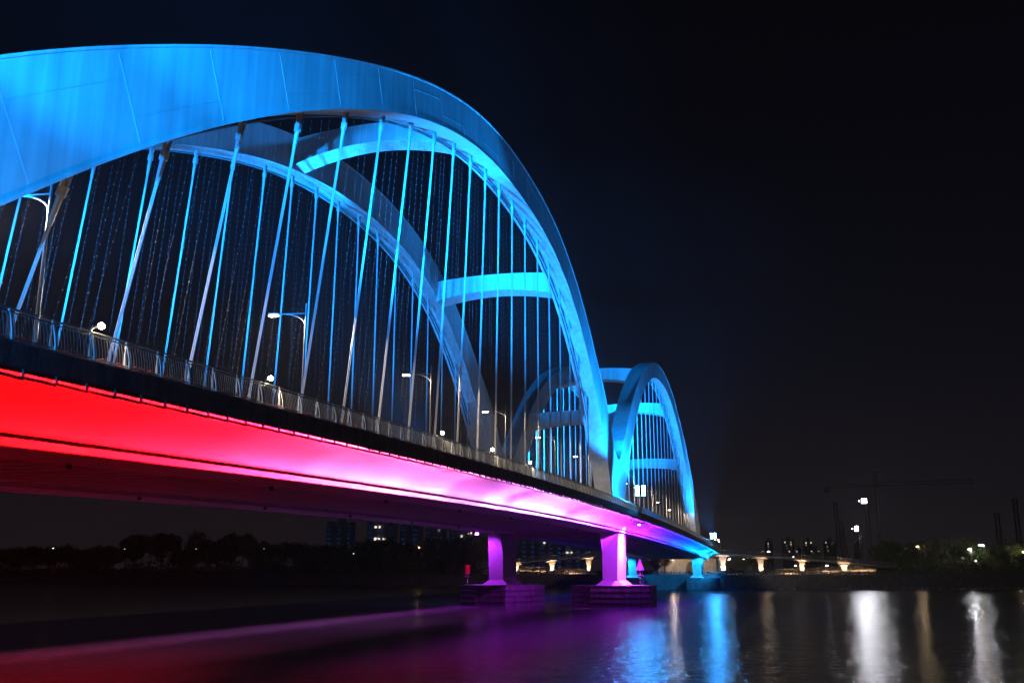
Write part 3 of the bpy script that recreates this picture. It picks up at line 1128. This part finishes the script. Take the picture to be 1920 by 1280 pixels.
# ------------------------------------------------------------------ quay balustrade
t = empty("quay_railing", (-20, 326, QZ))
prop(t, "low stone balustrade of stout posts along the top of the river wall", "railing")
pm2 = MB()
pm2.box(-.24, .24, -.24, .24, 0, 1.05)
pm2.quadring([[(-.28, -.28, 1.05), (.28, -.28, 1.05), (.28, .28, 1.05), (-.28, .28, 1.05)], [(-.12, -.12, 1.35), (.12, -.12, 1.35), (.12, .12, 1.35), (-.12, .12, 1.35)]])
pm3 = MB()
pm3.box(-.14, .14, -.14, .14, 0, .72)
po = po3 = None
x = -122.0
rail_pts = []
while x < 62:
    y = quay_y(x) + .55
    rail_pts.append((x, y, QZ + .76))
    if po is None:
        po = pm2.build("post", M_QUAY, None)
        po.parent = t
        po.location = Vector((x, y, QZ)) - wloc(t)
        po3 = pm3.build("baluster", M_QUAY, None)
        po3.parent = t
        po3.location = Vector((x + 1, quay_y(x + 1) + .55, QZ)) - wloc(t)
    else:
        piece("post", po.data, t, (x, y, QZ))
    for dx in (.95, 1.9):
        piece("baluster", po3.data, t, (x + dx, quay_y(x + dx) + .55, QZ))
    x += 2.85
MB().tube(rail_pts, .16, 6).build("top_rail", M_QUAY, t)


# ------------------------------------------------------------------ curling foot ramps on the bank, both sides of the bridge end
def foot_ramp(side, lab):
    def X(v):
        return v if side > 0 else 2 * XC - v
    t = empty("foot_ramp", (X(0), 348, QZ))
    prop(t, lab, "ramp")
    up = [(-27, 346, 11.3), (-12.3, 346, 10.5), (.7, 346, 9.6), (13.7, 347, 8.4), (22, 349, 7.5), (28, 353, 6.9), (30.5, 358, 6.5), (28, 363, 6.2), (22, 365.5, 6.0), (13, 365.5, 5.7), (0, 365, 5.2), (-11, 364, 4.7)]
    P = np.array(up)
    tt = np.linspace(0, len(up) - 1, 70)
    pts = [Vector((X(float(np.interp(u, range(len(up)), P[:, 0]))), float(np.interp(u, range(len(up)), P[:, 1])), float(np.interp(u, range(len(up)), P[:, 2])))) for u in tt]
    deck = MB()
    rings = []
    sides = []
    for i, p in enumerate(pts):
        d = pts[min(i + 1, 69)] - pts[max(i - 1, 0)]
        d.z = 0
        d.normalize()
        nr = Vector((d.y, -d.x, 0))
        a, b_ = p + nr * 1.9, p - nr * 1.9
        sides.append((a, b_))
        rings.append([a + Vector((0, 0, -.45)), a + Vector((0, 0, .12)), b_ + Vector((0, 0, .12)), b_ + Vector((0, 0, -.45)), p - nr * .8 + Vector((0, 0, -.8)), p + nr * .8 + Vector((0, 0, -.8))])
    deck.quadring(rings)
    deck.build("ramp_deck", M_PIER, t)
    for sidx in (0, 1):
        q = [s[sidx] for s in sides]
        m = MB()
        m.tube([p + Vector((0, 0, 1.3)) for p in q], .05, 4)
        for j in range(len(q) - 1):
            for fr in (0, .25, .5, .75):
                p = q[j].lerp(q[j + 1], fr)
                m.bar(p + Vector((0, 0, .1)), p + Vector((0, 0, 1.28)), .05 if fr else .11)
        m.build("ramp_railing", M_RAIL, t)
    for cx in (-24.5, -12.3, .7, 13.7, 29.0):
        yy = 346 if cx < 20 else 357
        zt = float(np.interp(cx, P[:6, 0], P[:6, 2])) - .8
        if cx > 20:
            zt = 5.7
        h = zt - QZ
        x = X(cx)
        m = MB()
        m.quadring([[(x - .75, yy - .6, QZ), (x + .75, yy - .6, QZ), (x + .75, yy + .6, QZ), (x - .75, yy + .6, QZ)],
                    [(x - .72, yy - .6, QZ + h * .55), (x + .72, yy - .6, QZ + h * .55), (x + .72, yy + .6, QZ + h * .55), (x - .72, yy + .6, QZ + h * .55)],
                    [(x - 1.0, yy - .6, QZ + h * .85), (x + 1.0, yy - .6, QZ + h * .85), (x + 1.0, yy + .6, QZ + h * .85), (x - 1.0, yy + .6, QZ + h * .85)],
                    [(x - 1.35, yy - .6, zt + .02), (x + 1.35, yy - .6, zt + .02), (x + 1.35, yy + .6, zt + .02), (x - 1.35, yy + .6, zt + .02)]])
        m.build("column", M_PIER, t)
        for sx in (-1,):
            m = MB()
            m.box(x - .5, x + .5, yy - 2.1, yy - 1.8, QZ, QZ + .28)
            g = m.build("uplight", M_STEELD, t)
            light("uplight_glow", 'SPOT', (x, yy - 1.9, QZ + .35), 3200 if cx > -20 else 7000, (1.0, .60, .32), t, (0, 1.35, 3.0), spot_size=math.radians(62), spot_blend=.5, shadow_soft_size=.1)
    for cx in (-3, 9, 20):
        x = X(cx)
        m = MB()
        m.box(x - .4, x + .4, 360.0, 360.3, QZ, QZ + .3)
        m.build("uplight", M_STEELD, t)
        light("uplight_glow", 'SPOT', (x, 359.8, QZ + .4), 1300, (1.0, .56, .28), t, (0, 3.5, 1.3), spot_size=math.radians(140), spot_blend=.6, shadow_soft_size=.1)


foot_ramp(1, "curling pedestrian ramp on lit flared columns to the right of the bridge end")
foot_ramp(-1, "curling pedestrian ramp on lit flared columns seen left of the nearer river pier")

# ------------------------------------------------------------------ approach viaduct with arched openings behind the bank pier
t = empty("approach_ramp", (XC, 400, QZ))
prop(t, "concrete approach ramp with arched openings behind the bank pier", "ramp")
m = MB()
m.quadring([[(XFE + 5, y, QZ - .2), (XE - 5, y, QZ - .2), (XE - 5, y, z), (XFE + 5, y, z)] for y, z in ((392, 10.6), (430, 9.0), (520, 4.6))])
m.build("ramp_wall", M_CONC, t)
# front wall with two arched openings
def arch_wall(y):
    m = MB()
    x0, x1 = XFE + 5, XE - 5
    cols = list(np.linspace(x0, x1, 75))
    top = 10.8

    def low(x):
        for c, r, hgt in ((-38.0, 3.6, 4.6), (-50.5, 2.2, 3.4)):
            if abs(x - c) < r:
                return QZ + hgt * math.sqrt(max(0, 1 - ((x - c) / r) ** 4))
        return QZ - .1
    rr = []
    for x in cols:
        z = min(low(x), top - .6)
        rr.append([(x, y, z), (x, y, top), (x, y + 1.5, top), (x, y + 1.5, z)])
    m.quadring(rr)
    return m.build("arch_wall", M_CONC, t)


arch_wall(388.0)
MB().box(XFE + 3, XE - 3, 347.0, 392.0, 10.1, 11.0).build("approach_deck", M_CONC, t)
for x in (-36, -49):
    light("wall_lamp", 'POINT', (x, 380, 9.3), 2200, (1, .7, .45), t, shadow_soft_size=.2)
    MB().box(x - .2, x + .2, 379.8, 380.2, 9.5, 9.7).build("wall_lamp_lens", E_WARM, t)

# ------------------------------------------------------------------ vegetation
def leaf_mesh(name, rx, rz, nclump, per, seed, leaf):
    r = random.Random(seed)
    m = MB()
    for c in range(nclump):
        a = r.uniform(0, 6.283)
        u = r.uniform(-1, 1)
        rad = r.uniform(.35, 1.0) ** .6
        cx = rx * rad * math.sqrt(1 - u * u) * math.cos(a)
        cyy = rx * rad * math.sqrt(1 - u * u) * math.sin(a)
        cz = rz * rad * u
        cs = r.uniform(.10, .22) * rx
        for k in range(per):
            p = Vector((cx + r.gauss(0, cs), cyy + r.gauss(0, cs), cz + r.gauss(0, cs * .7)))
            q = Vector((r.gauss(0, 1), r.gauss(0, 1), r.gauss(0, .7))).normalized()
            s = q.orthogonal().normalized()
            w = leaf * r.uniform(.6, 1.3)
            b0 = len(m.v)
            m.v += [tuple(p - q * w), tuple(p + s * w * .5), tuple(p + q * w), tuple(p - s * w * .5)]
            m.f.append((b0, b0 + 1, b0 + 2, b0 + 3))
    return m


CROWNS = []
for i, (rx, rz) in enumerate(((4.2, 3.0), (4.8, 3.6), (3.4, 4.0), (5.2, 2.6))):
    mm = leaf_mesh("crown", rx, rz, 62, 26, 20 + i, .42)
    o = mm.build("crown", M_LEAF if i % 2 else M_LEAF2)
    CROWNS.append((o.data, rx, rz))
    bpy.data.objects.remove(o)
TRUNKS = {}


def tree(x, y, h, var, lab, group, sc=1.0):
    t = empty("tree", (x, y, QZ))
    prop(t, lab, "tree", group)
    me, rx, rz = CROWNS[var]
    cz = h - rz * sc * .9
    o = piece("crown", me, t, (x, y, QZ + cz), (0, 0, random.uniform(0, 6.28)))
    o.scale = (sc, sc, sc)
    m = MB()
    m.tube([(x, y, QZ - .1), (x + .1, y, QZ + cz * .5), (x + .25, y + .1, QZ + cz)], [.28, .2, .12], 6)
    for a in range(4):
        an = a * 1.6 + h
        m.tube([(x + .1, y, QZ + cz * (.5 + .08 * a)), (x + 1.6 * math.cos(an), y + 1.6 * math.sin(an), QZ + cz + .6)], [.1, .05], 5)
    m.build("trunk", M_BARK, t)
    return t


F_, HY = 1866.7, 1066.0
FH = math.hypot(F_, HY - 640)
PHI = math.radians(15.75)


def at(px, depth, z=QZ):
    """ground point seen in column px of the photograph at a given distance from the camera"""
    a = math.atan2(px - 960, FH) - PHI
    return depth * math.sin(a), depth * math.cos(a)


def bank_at(px, depth, back):
    """like at(), but pushed out along the same ray until it stands behind the river wall"""
    x, y = at(px, depth)
    while y < quay_y(x) + back:
        depth += 3
        x, y = at(px, depth)
    return x, y


def undergrowth(px0, px1, seed, lab):
    r = random.Random(seed)
    m = MB()
    n = int((px1 - px0) * 11)
    for k in range(n):
        px = r.uniform(px0, px1)
        x, y = bank_at(px, 355, 2.5 + 7 * r.random())
        hh = 3.6 + 1.5 * math.sin(px * .05) + 1.2 * math.sin(px * .13 + 1)
        z = QZ + abs(r.gauss(0, 1)) * max(.8, hh) * .7
        s_ = r.uniform(.35, .8)
        q = Vector((r.gauss(0, 1), r.gauss(0, 1), r.gauss(0, .8))).normalized()
        w = q.orthogonal().normalized()
        p = Vector((x, y, z))
        b0 = len(m.v)
        m.v += [tuple(p - q * s_), tuple(p + w * s_ * .5), tuple(p + q * s_), tuple(p - w * s_ * .5)]
        m.f.append((b0, b0 + 1, b0 + 2, b0 + 3))
    o = m.build("undergrowth", M_LEAF)
    prop(o, lab, "shrubs", kind="stuff")


undergrowth(-80, 905, 3, "continuous low dark shrubs along the top of the left river wall")
undergrowth(1640, 1990, 4, "continuous low dark shrubs along the top of the right river wall")
lt = random.Random(5)
for i in range(62):
    px = -60 + i * 16 + lt.uniform(-8, 8)
    dist = 425 + lt.uniform(-12, 60) - i * .7
    hgt = lt.uniform(9.5, 13.5) + (4.5 if 215 < px < 340 or 360 < px < 470 else 0)
    x, y = bank_at(px, dist, 6)
    tree(x, y, hgt, lt.randrange(4), "dark leafy tree in the unlit row along the left bank", "dark trees along the left bank", lt.uniform(1.1, 1.5))
for i in range(15):
    px = 1655 + i * 19 + lt.uniform(-6, 6)
    dist = 400 + lt.uniform(0, 40)
    x, y = bank_at(px, dist, 7)
    tree(x, y, lt.uniform(8.5, 12.5), lt.randrange(4), "dark leafy tree in the row along the right bank", "dark trees along the right bank", lt.uniform(.9, 1.25))
for px, dist, hgt, v, sc, lab in ((1736, 392, 11.5, 0, .62, "small lit tree crown just right of the orange lamp on the right bank"),
                                  (1836, 388, 9.6, 1, .7, "lit tree beside the bright white lamp post on the right bank"),
                                  (1908, 396, 10.4, 3, .7, "lit tree at the right edge of the right bank"),
                                  (1802, 380, 5.2, 2, .75, "low olive bush tree left of the white lamp post on the right bank"),
                                  (1396, 400, 7.4, 1, .75, "left one of two green trees right of the bank pier"),
                                  (1412, 410, 7.8, 0, .75, "right one of two green trees right of the bank pier"),
                                  (1228, 372, 6.2, 2, .6, "lit green tree seen under the deck left of the arched wall"),
                                  (1246, 376, 6.0, 0, .55, "lit green tree seen under the deck close to the arched wall")):
    x, y = at(px, dist)
    tree(x, y, hgt, v, lab, None, sc)


# ------------------------------------------------------------------ bank lamps
def bank_lamp(px, dist, py, emis, col, power, lab, r=.35, head=1):
    x, y = at(px, dist)
    z = H_CAM + (HY - py) / FH * dist * math.cos(math.atan2(px - 960, FH))
    t = empty("bank_lamp", (x, y, QZ))
    prop(t, lab, "lamp post")
    m = MB()
    m.tube([(x + .5, y, QZ), (x + .5, y, z - .2), (x + .3, y, z + .15), (x, y, z + .18)], [.1, .07, .05, .05], 6)
    m.build("pole", M_LAMP, t)
    m = MB()
    for k in range(head):
        xx = x - .9 * k
        rings = []
        for i in range(5):
            a = -math.pi / 2 + math.pi * i / 4
            rings.append([(xx + r * math.cos(a) * math.cos(b_), y + r * math.cos(a) * math.sin(b_), z + .5 * r * math.sin(a)) for b_ in (2 * math.pi * j / 8 for j in range(8))])
        m.quadring(rings)
    m.build("lamp_head", emis, t, True)
    if power:
        light("lamp_light", 'POINT', (x, y - .6, z - .3), power, col, t, shadow_soft_size=.3)
    return t


WH = (0.95, 0.95, 1.0)
bank_lamp(1724, 386, 1025, E_WARM, (1, .75, .45), 350, "orange lamp at the top of the trees on the right bank", .5)
bank_lamp(1822, 382, 1030, E_WHITE, WH, 2000, "brightest white lamp post on the right bank", .55)
bank_lamp(1847, 400, 1022.5, E_WHITE, WH, 700, "twin headed white lamp right of the brightest lamp on the right bank", .45, 2)
bank_lamp(1831, 376, 1051.5, E_WARM, SODIUM, 120, "short orange lamp post below the brightest lamp on the right bank", .3)
bank_lamp(1922, 385, 1035, E_WARM, (1, .85, .5), 3500, "lamp at the right edge lighting the last tree of the right bank", .3)
bank_lamp(96, 430, 1028, E_BANK, WARM, 0, "leftmost bright lamp among the dark trees of the left bank", .4)
bank_lamp(230.5, 425, 1029.5, E_BANK, WARM, 0, "second bright lamp from the left on the left bank", .22)
bank_lamp(365, 420, 1029.5, E_BANK, WARM, 0, "third bright lamp from the left on the left bank", .22)
bank_lamp(493, 418, 1029.5, E_WIN, WARM, 0, "dim fourth lamp from the left on the left bank", .2)
bank_lamp(662, 400, 1038, E_BANK, WARM, 0, "white lamp below the leftmost dark tower", .3)
bank_lamp(722, 400, 1032.5, E_BANK, WARM, 0, "small white lamp below the lit windows of the wide tower", .18)
bank_lamp(785, 395, 1026.5, E_WARM, (1, .8, .4), 20, "yellow lamp post in front of the dark towers left of the far pier", .36)
bank_lamp(821, 395, 1027, E_WIN, WARM, 0, "pale slanted lamp right of the yellow lamp post", .35)
bank_lamp(1443, 372, 1034.5, E_WHITE, WH, 0, "flat white lamp above the right ramp", .45)
bank_lamp(1435, 366, 1045.5, E_WARM, (1, .8, .5), 120, "warm lamp beside the second column of the right ramp", .4)
bank_lamp(1489, 380, 1044, E_WHITE, WH, 0, "small white lamp left of the third column of the right ramp", .16)
bank_lamp(1551, 380, 1060, E_WHITE, WH, 0, "white curved lamp above the lower run of the right ramp", .38)
bank_lamp(1492, 390, 1060, E_WHITE, WH, 0, "white light behind the lower run of the right ramp", .3)
for px, py, dd, r_, e_ in ((1359, 1045, 420, .42, E_WARM), (1362, 1048, 440, .22, E_WIN), (1367, 1049.5, 450, .25, E_STREET), (1369, 1047.5, 450, .28, E_STREET), (1395, 1048, 420, .3, E_STREET),
                           (1402, 1045.5, 420, .3, E_WHITE), (1407, 1044, 430, .24, E_WHITE), (1410, 1046.5, 420, .28, E_STREET), (1411, 1049, 420, .26, E_STREET), (1343, 1012.5, 352, .2, E_STREET), (1349, 1012.5, 356, .28, E_STREET), (1350, 1016, 360, .2, E_STREET), (1352.5, 1027, 362, .16, E_WIN)):
    t = bank_lamp(px, dd, py, e_, WARM, 2500 if px in (1395, 1359) else 0, "one of the cluster of small street lights behind the right ramp start", r_)
    t["group"] = "street lights clustered behind the bridge end"
bank_lamp(1262, 383, 1050, E_BANK, WARM, 1000, "bright warm lamp under the deck in front of the arched wall", .35)
bank_lamp(912, 392, 1061.5, E_WARM, WARM, 0, "small warm lamp at the left side of the far river pier", .3)

# bare leaning pole and sign boards on the bank
x, y = at(1783, 378)
t = empty("utility_pole", (x, y, QZ))
prop(t, "bare slightly leaning pole between the trees of the right bank", "pole")
MB().tube([(x + .3, y, QZ), (x - .2, y, QZ + 7.2)], [.16, .1], 6).build("shaft", M_LAMP, t)
x, y = at(1024, 372)
t = empty("sign_board", (x, y, QZ))
prop(t, "small pale sign board standing above the left ramp", "sign")
MB().tube([(x, y, QZ), (x, y, QZ + 8)], .08, 6).build("post", M_LAMP, t)
for k in range(3):
    MB().box(x - .9, x + .9, y - .04, y + .04, QZ + 5.6 + .8 * k, QZ + 6.3 + .8 * k).build("panel", M_LAMP, t)
x, y = at(1445, 364)
t = empty("traffic_sign", (x, y, QZ))
prop(t, "round blue traffic sign on a thin post behind the right ramp", "sign")
MB().tube([(x, y, QZ), (x, y, QZ + 3)], .05, 6).build("post", M_LAMP, t)
MB().tube([(x, y - .08, QZ + 3), (x, y - .04, QZ + 3)], .42, 16).build("disc", material("sign_blue", (.05, .1, .5), .4), t)

# ------------------------------------------------------------------ towers
def tower(px0, px1, py_top, dist, lit, lab, steps=True):
    a = at(px0, dist)
    b_ = at(px1, dist)
    cx, cyy = (a[0] + b_[0]) / 2, (a[1] + b_[1]) / 2
    w = math.hypot(a[0] - b_[0], a[1] - b_[1])
    ang = math.atan2(b_[1] - a[1], b_[0] - a[0])
    cosv = math.cos(math.atan2((px0 + px1) / 2 - 960, FH))
    ztop = H_CAM + (HY - py_top) / FH * dist * cosv
    t = empty("tower_block", (cx, cyy, QZ))
    t.rotation_euler = (0, 0, ang)
    prop(t, lab, "building")
    h = ztop - QZ

    def loc(m, name, mat, par):
        me = bpy.data.meshes.new(name)
        me.from_pydata(m.v, [], m.f)
        me.materials.append(mat)
        o = bpy.data.objects.new(name, me)
        COL.objects.link(o)
        o.parent = par
        return o
    m = MB()
    m.box(-w / 2, w / 2, 0, w * .6, 0, h)
    wall = loc(m, "wall", M_FACADE, t)
    m = MB()
    m.box(-w * .12, w * .18, w * .1, w * .4, h, h + 4)
    loc(m, "roof_house", M_FACADE, t)
    # projecting bays, recessed dark windows between them
    nb = max(2, int(w / 6))
    for k in range(nb):
        x0 = -w / 2 + (k + .62) * w / nb
        m = MB()
        m.box(x0, x0 + w / nb * .36, -.9, 0.02, 0, h - 1.5)
        loc(m, "bay", M_FACADE, t)
    nf = max(3, int(h / 3.1))
    pane = None
    cells = [(k, f) for k in range(nb) for f in range(1, nf)]
    if dist < 1000:
        r_ = random.Random(int(px0))
        for k, f in cells:
            if len(cells) > 280 and r_.random() > 280 / len(cells):
                continue
            x0 = -w / 2 + (k + .12) * w / nb
            z0 = f * h / nf
            if pane is None:
                m = MB()
                m.box(0, w / nb * .36, -.05, .1, 0, 1.5)
                pane = loc(m, "window", M_PANE, t)
                pane.location = (x0, 0, z0)
            else:
                o = bpy.data.objects.new("window", pane.data)
                COL.objects.link(o)
                o.parent = t
                o.location = (x0, 0, z0)
    for lx, ly, ww, hh, e_ in lit:
        # lit window at photo pixel (lx, ly)
        u = (lx - (px0 + px1) / 2) / (px1 - px0) * w
        zz = H_CAM + (HY - ly) / FH * dist * cosv - QZ
        sx = ww / FH * dist * cosv
        sz = hh / FH * dist * cosv
        m = MB()
        m.box(u - sx / 2, u + sx / 2, -1.0, -.85, zz - sz / 2, zz + sz / 2)
        loc(m, "lit_window", e_, t)


tower(609, 664, 979, 760, [], "narrow dark tower block standing free left of the wide lit tower")
tower(686, 744, 950, 720, [(702, 989, 4, 4, E_WIN), (709.5, 989, 3, 4, E_WIN), (702, 1011, 4.5, 5, E_WIN), (708.5, 1010.5, 4, 3, E_WIN), (717, 1011, 2.6, 3, E_WIN), (720.5, 1011, 2.6, 3, E_WIN2), (694.5, 1016.5, 4, 5, E_WIN3)], "wide dark tower block with two rows of lit windows")
tower(748, 792, 955, 740, [], "dark ribbed tower block without lights right of the lit tower")
tower(797, 836, 958, 730, [(822, 995, 4, 5, E_WIN3)], "dark tower block with one faint window right of the ribbed tower")
tower(842, 900, 960, 700, [(865, 1006, 2.6, 4, E_WIN), (878, 1001, 3, 2.5, E_WIN2), (883, 1000, 2.6, 3, E_WIN)], "dark tower block with three lights left of the far river pier")
tower(962, 1010, 985, 740, [], "dark block seen between the two river piers on the left")
tower(1012, 1060, 990, 760, [(1021, 1018, 3.5, 3, E_WIN)], "dark block with one lit window between the two river piers")
tower(1062, 1112, 992, 740, [(1064, 1036, 5, 2.5, E_WIN), (1072, 1036, 3, 2.5, E_WIN), (1058, 1037, 2, 1.5, E_WIN3)], "dark block with a low pair of lit windows left of the nearer river pier")
far = random.Random(9)
for px0, px1, py, pts in ((1436, 1452, 1014, [(1443, 1019.5), (1443, 1025)]), (1468, 1492, 1012, [(1475, 1017), (1478, 1022), (1477, 1024), (1486, 1017), (1486, 1021), (1487, 1024), (1478, 1028)]),
                          (1508, 1527, 1014, [(1514.5, 1018), (1514.5, 1022), (1524, 1018)]), (1546, 1572, 1013, [(1552, 1017.5), (1554, 1025), (1555, 1033), (1566, 1018), (1563, 1020)]),
                          (1494, 1506, 1028, [(1496, 1034), (1482, 1034)]), (1520, 1542, 1030, [(1524, 1033.5), (1527, 1037), (1537, 1033.5), (1539, 1034)]), (1603, 1618, 1020, [(1608, 1026), (1615, 1026)])):
    tower(px0, px1, py, 1500, [(a, b_, far.uniform(1.2, 2.0), far.uniform(1.2, 2.2), far.choice([E_WIN, E_WIN2, E_WIN3])) for a, b_ in pts],
          f"tiny far tower, {['leftmost', 'second', 'third', 'fourth', 'low one between second and third', 'low one between third and fourth', 'rightmost'][[1436, 1468, 1508, 1546, 1494, 1520, 1603].index(px0)]} of the skyline right of the bridge")


# ------------------------------------------------------------------ cranes and light masts on the building site
def lattice(m, p, q, w, n, r=.09):
    p, q = Vector(p), Vector(q)
    d = (q - p).normalized()
    a = Vector((0, 1, 0)) if abs(d.y) < .9 else Vector((1, 0, 0))
    u = d.cross(a).normalized() * w / 2
    v = d.cross(u).normalized() * w / 2
    cs = [u + v, u - v, -u - v, -u + v]
    for c in cs:
        m.bar(p + c, q + c, r * 2)
    for i in range(n):
        p0, p1 = p.lerp(q, i / n), p.lerp(q, (i + 1) / n)
        for k in range(4):
            m.bar(p0 + cs[k], p1 + cs[(k + 1) % 4], r * 1.2)


def zpx(px, py, dist):
    return H_CAM + (HY - py) / FH * dist * math.cos(math.atan2(px - 960, FH))


# tower crane
dist = 560
x, y = at(1656, dist)
t = empty("tower_crane", (x, y, QZ))
prop(t, "dim yellow tower crane with a long level lattice jib above the right bank", "crane")
zj = zpx(1656, 908, dist)
m = MB()
lattice(m, (x, y, QZ), (x, y, zj), 1.9, 22, .06)
m.build("mast", M_CRANE, t)
x1, y1 = at(1842, dist)
x0, y0 = at(1556, dist)
m = MB()
lattice(m, (x, y, zj), (x1, y1, zj), 1.7, 30, .06)
m.build("jib", M_CRANE, t)
m = MB()
lattice(m, (x, y, zj - .5), (x0, y0, zj - .5), 1.5, 12, .06)
m.build("counter_jib", M_CRANE, t)
m = MB()
m.box(x0, x0 + 3.0, y0 - 1, y0 + 1, zj - 4, zj - 1)
m.build("counterweight", M_CONC, t)
m = MB()
m.bar((x, y, zj + 7), (x + (x1 - x) * .6, y + (y1 - y) * .6, zj + 1), .12)
m.bar((x, y, zj + 7), (x0 + 4, y0, zj), .12)
lattice(m, (x, y, zj), (x, y, zj + 7), 1.2, 4)
m.build("tie_bar", M_CRANE, t)

# piling rig
dist = 470
x, y = at(1581, dist)
t = empty("piling_rig", (x, y, QZ))
prop(t, "dark piling rig mast with a slanting back stay right of the far skyline", "crane")
m = MB()
lattice(m, (x - .5, y, QZ + 1), (x - 1.4, y, zpx(1577, 942, dist)), 1.4, 18, .14)
lattice(m, (x + 1.2, y, QZ + 1), (x + .2, y, zpx(1581, 975, dist)), 1.2, 12, .14)
m.build("mast", M_STEELD, t)
m = MB()
m.bar((x + .8, y, zpx(1584, 980, dist)), (x + 3.4, y, QZ + 1.4), .35)
m.build("back_stay", M_STEELD, t)
m = MB()
m.box(x - 2.5, x + 3.5, y - 2, y + 2, QZ + 1.2, QZ + 3.4)
m.box(x - 3.2, x + 3.8, y - 2.2, y - 1.4, QZ, QZ + 1.2)
m.box(x - 3.2, x + 3.8, y + 1.4, y + 2.2, QZ, QZ + 1.2)
m.build("carriage", M_STEELD, t)
for px, pt, lab in ((1880, 962, "faint thin lattice mast above the trees near the right edge"), (1917, 934, "dark lattice mast cut by the right edge")):
    dist = 520
    x, y = at(px, dist)
    t = empty("lattice_mast", (x, y, QZ))
    prop(t, lab, "mast")
    m = MB()
    lattice(m, (x, y, QZ), (x, y, zpx(px, pt, dist)), 1.7, 20, .12)
    m.build("lattice", M_STEELD, t)
    m = MB()
    z = zpx(px, pt, dist)
    m.box(x - 1.2, x + 1.2, y - 1.2, y + 1.2, z - 3, z - 2.8)
    m.build("platform", M_STEELD, t)


def flood_tower(px, py, dist, power, lab, nl):
    x, y = at(px, dist)
    z = zpx(px, py, dist)
    t = empty("site_flood_tower", (x, y, QZ))
    prop(t, lab, "flood light")
    m = MB()
    lattice(m, (x + .9, y + .9, QZ), (x + .9, y + .9, z + 2), 1.5, 16, .07)
    m.build("mast", M_STEELD, t)
    k = 0
    for dx in (-.75, 0, .75):
        for dz in (-.7, 0, .7):
            if k >= nl:
                break
            k += 1
            m = MB()
            m.box(x + dx - .33, x + dx + .33, y - .1, y + .2, z + dz - .3, z + dz + .3)
            h = m.build("housing", M_STEELD, t)
            MB().box(x + dx - .31, x + dx + .31, y - .14, y - .11, z + dz - .28, z + dz + .28).build("lens", E_WHITE, h)
    m = MB()
    m.box(x - 2.2, x - 1.9, y - .2, y, z - .15, z + .15)
    m.build("spot_lens", E_WHITE, t)
    light("flood_beam", 'SPOT', (x, y - .8, z), power, (.92, .93, 1.0), t, Vector((0, 0, -6)) - Vector((x * .9, y - 120, z - 40)), spot_size=math.radians(150), spot_blend=.4, shadow_soft_size=.9)


flood_tower(1630, 940, 455, 13000, "brighter and higher of the two white site floodlights behind the right bank", 9)
flood_tower(1613.5, 992, 450, 7000, "lower of the two white site floodlights behind the right bank", 6)


# ------------------------------------------------------------------ river haze
M_HAZE = bpy.data.materials.new("night_haze")
M_HAZE.use_nodes = True
nt = M_HAZE.node_tree
nt.nodes.clear()
o_ = nt.nodes.new("ShaderNodeOutputMaterial")
pv = nt.nodes.new("ShaderNodeVolumePrincipled")
pv.inputs["Color"].default_value = (0.9, 0.92, 0.95, 1)
pv.inputs["Density"].default_value = 0.0001
pv.inputs["Anisotropy"].default_value = 0.35
nt.links.new(pv.outputs[0], o_.inputs["Volume"])
hz = MB().box(-1600, 1600, -160, 1850, -3.5, 95).build("haze", M_HAZE)
prop(hz, kind="stuff")
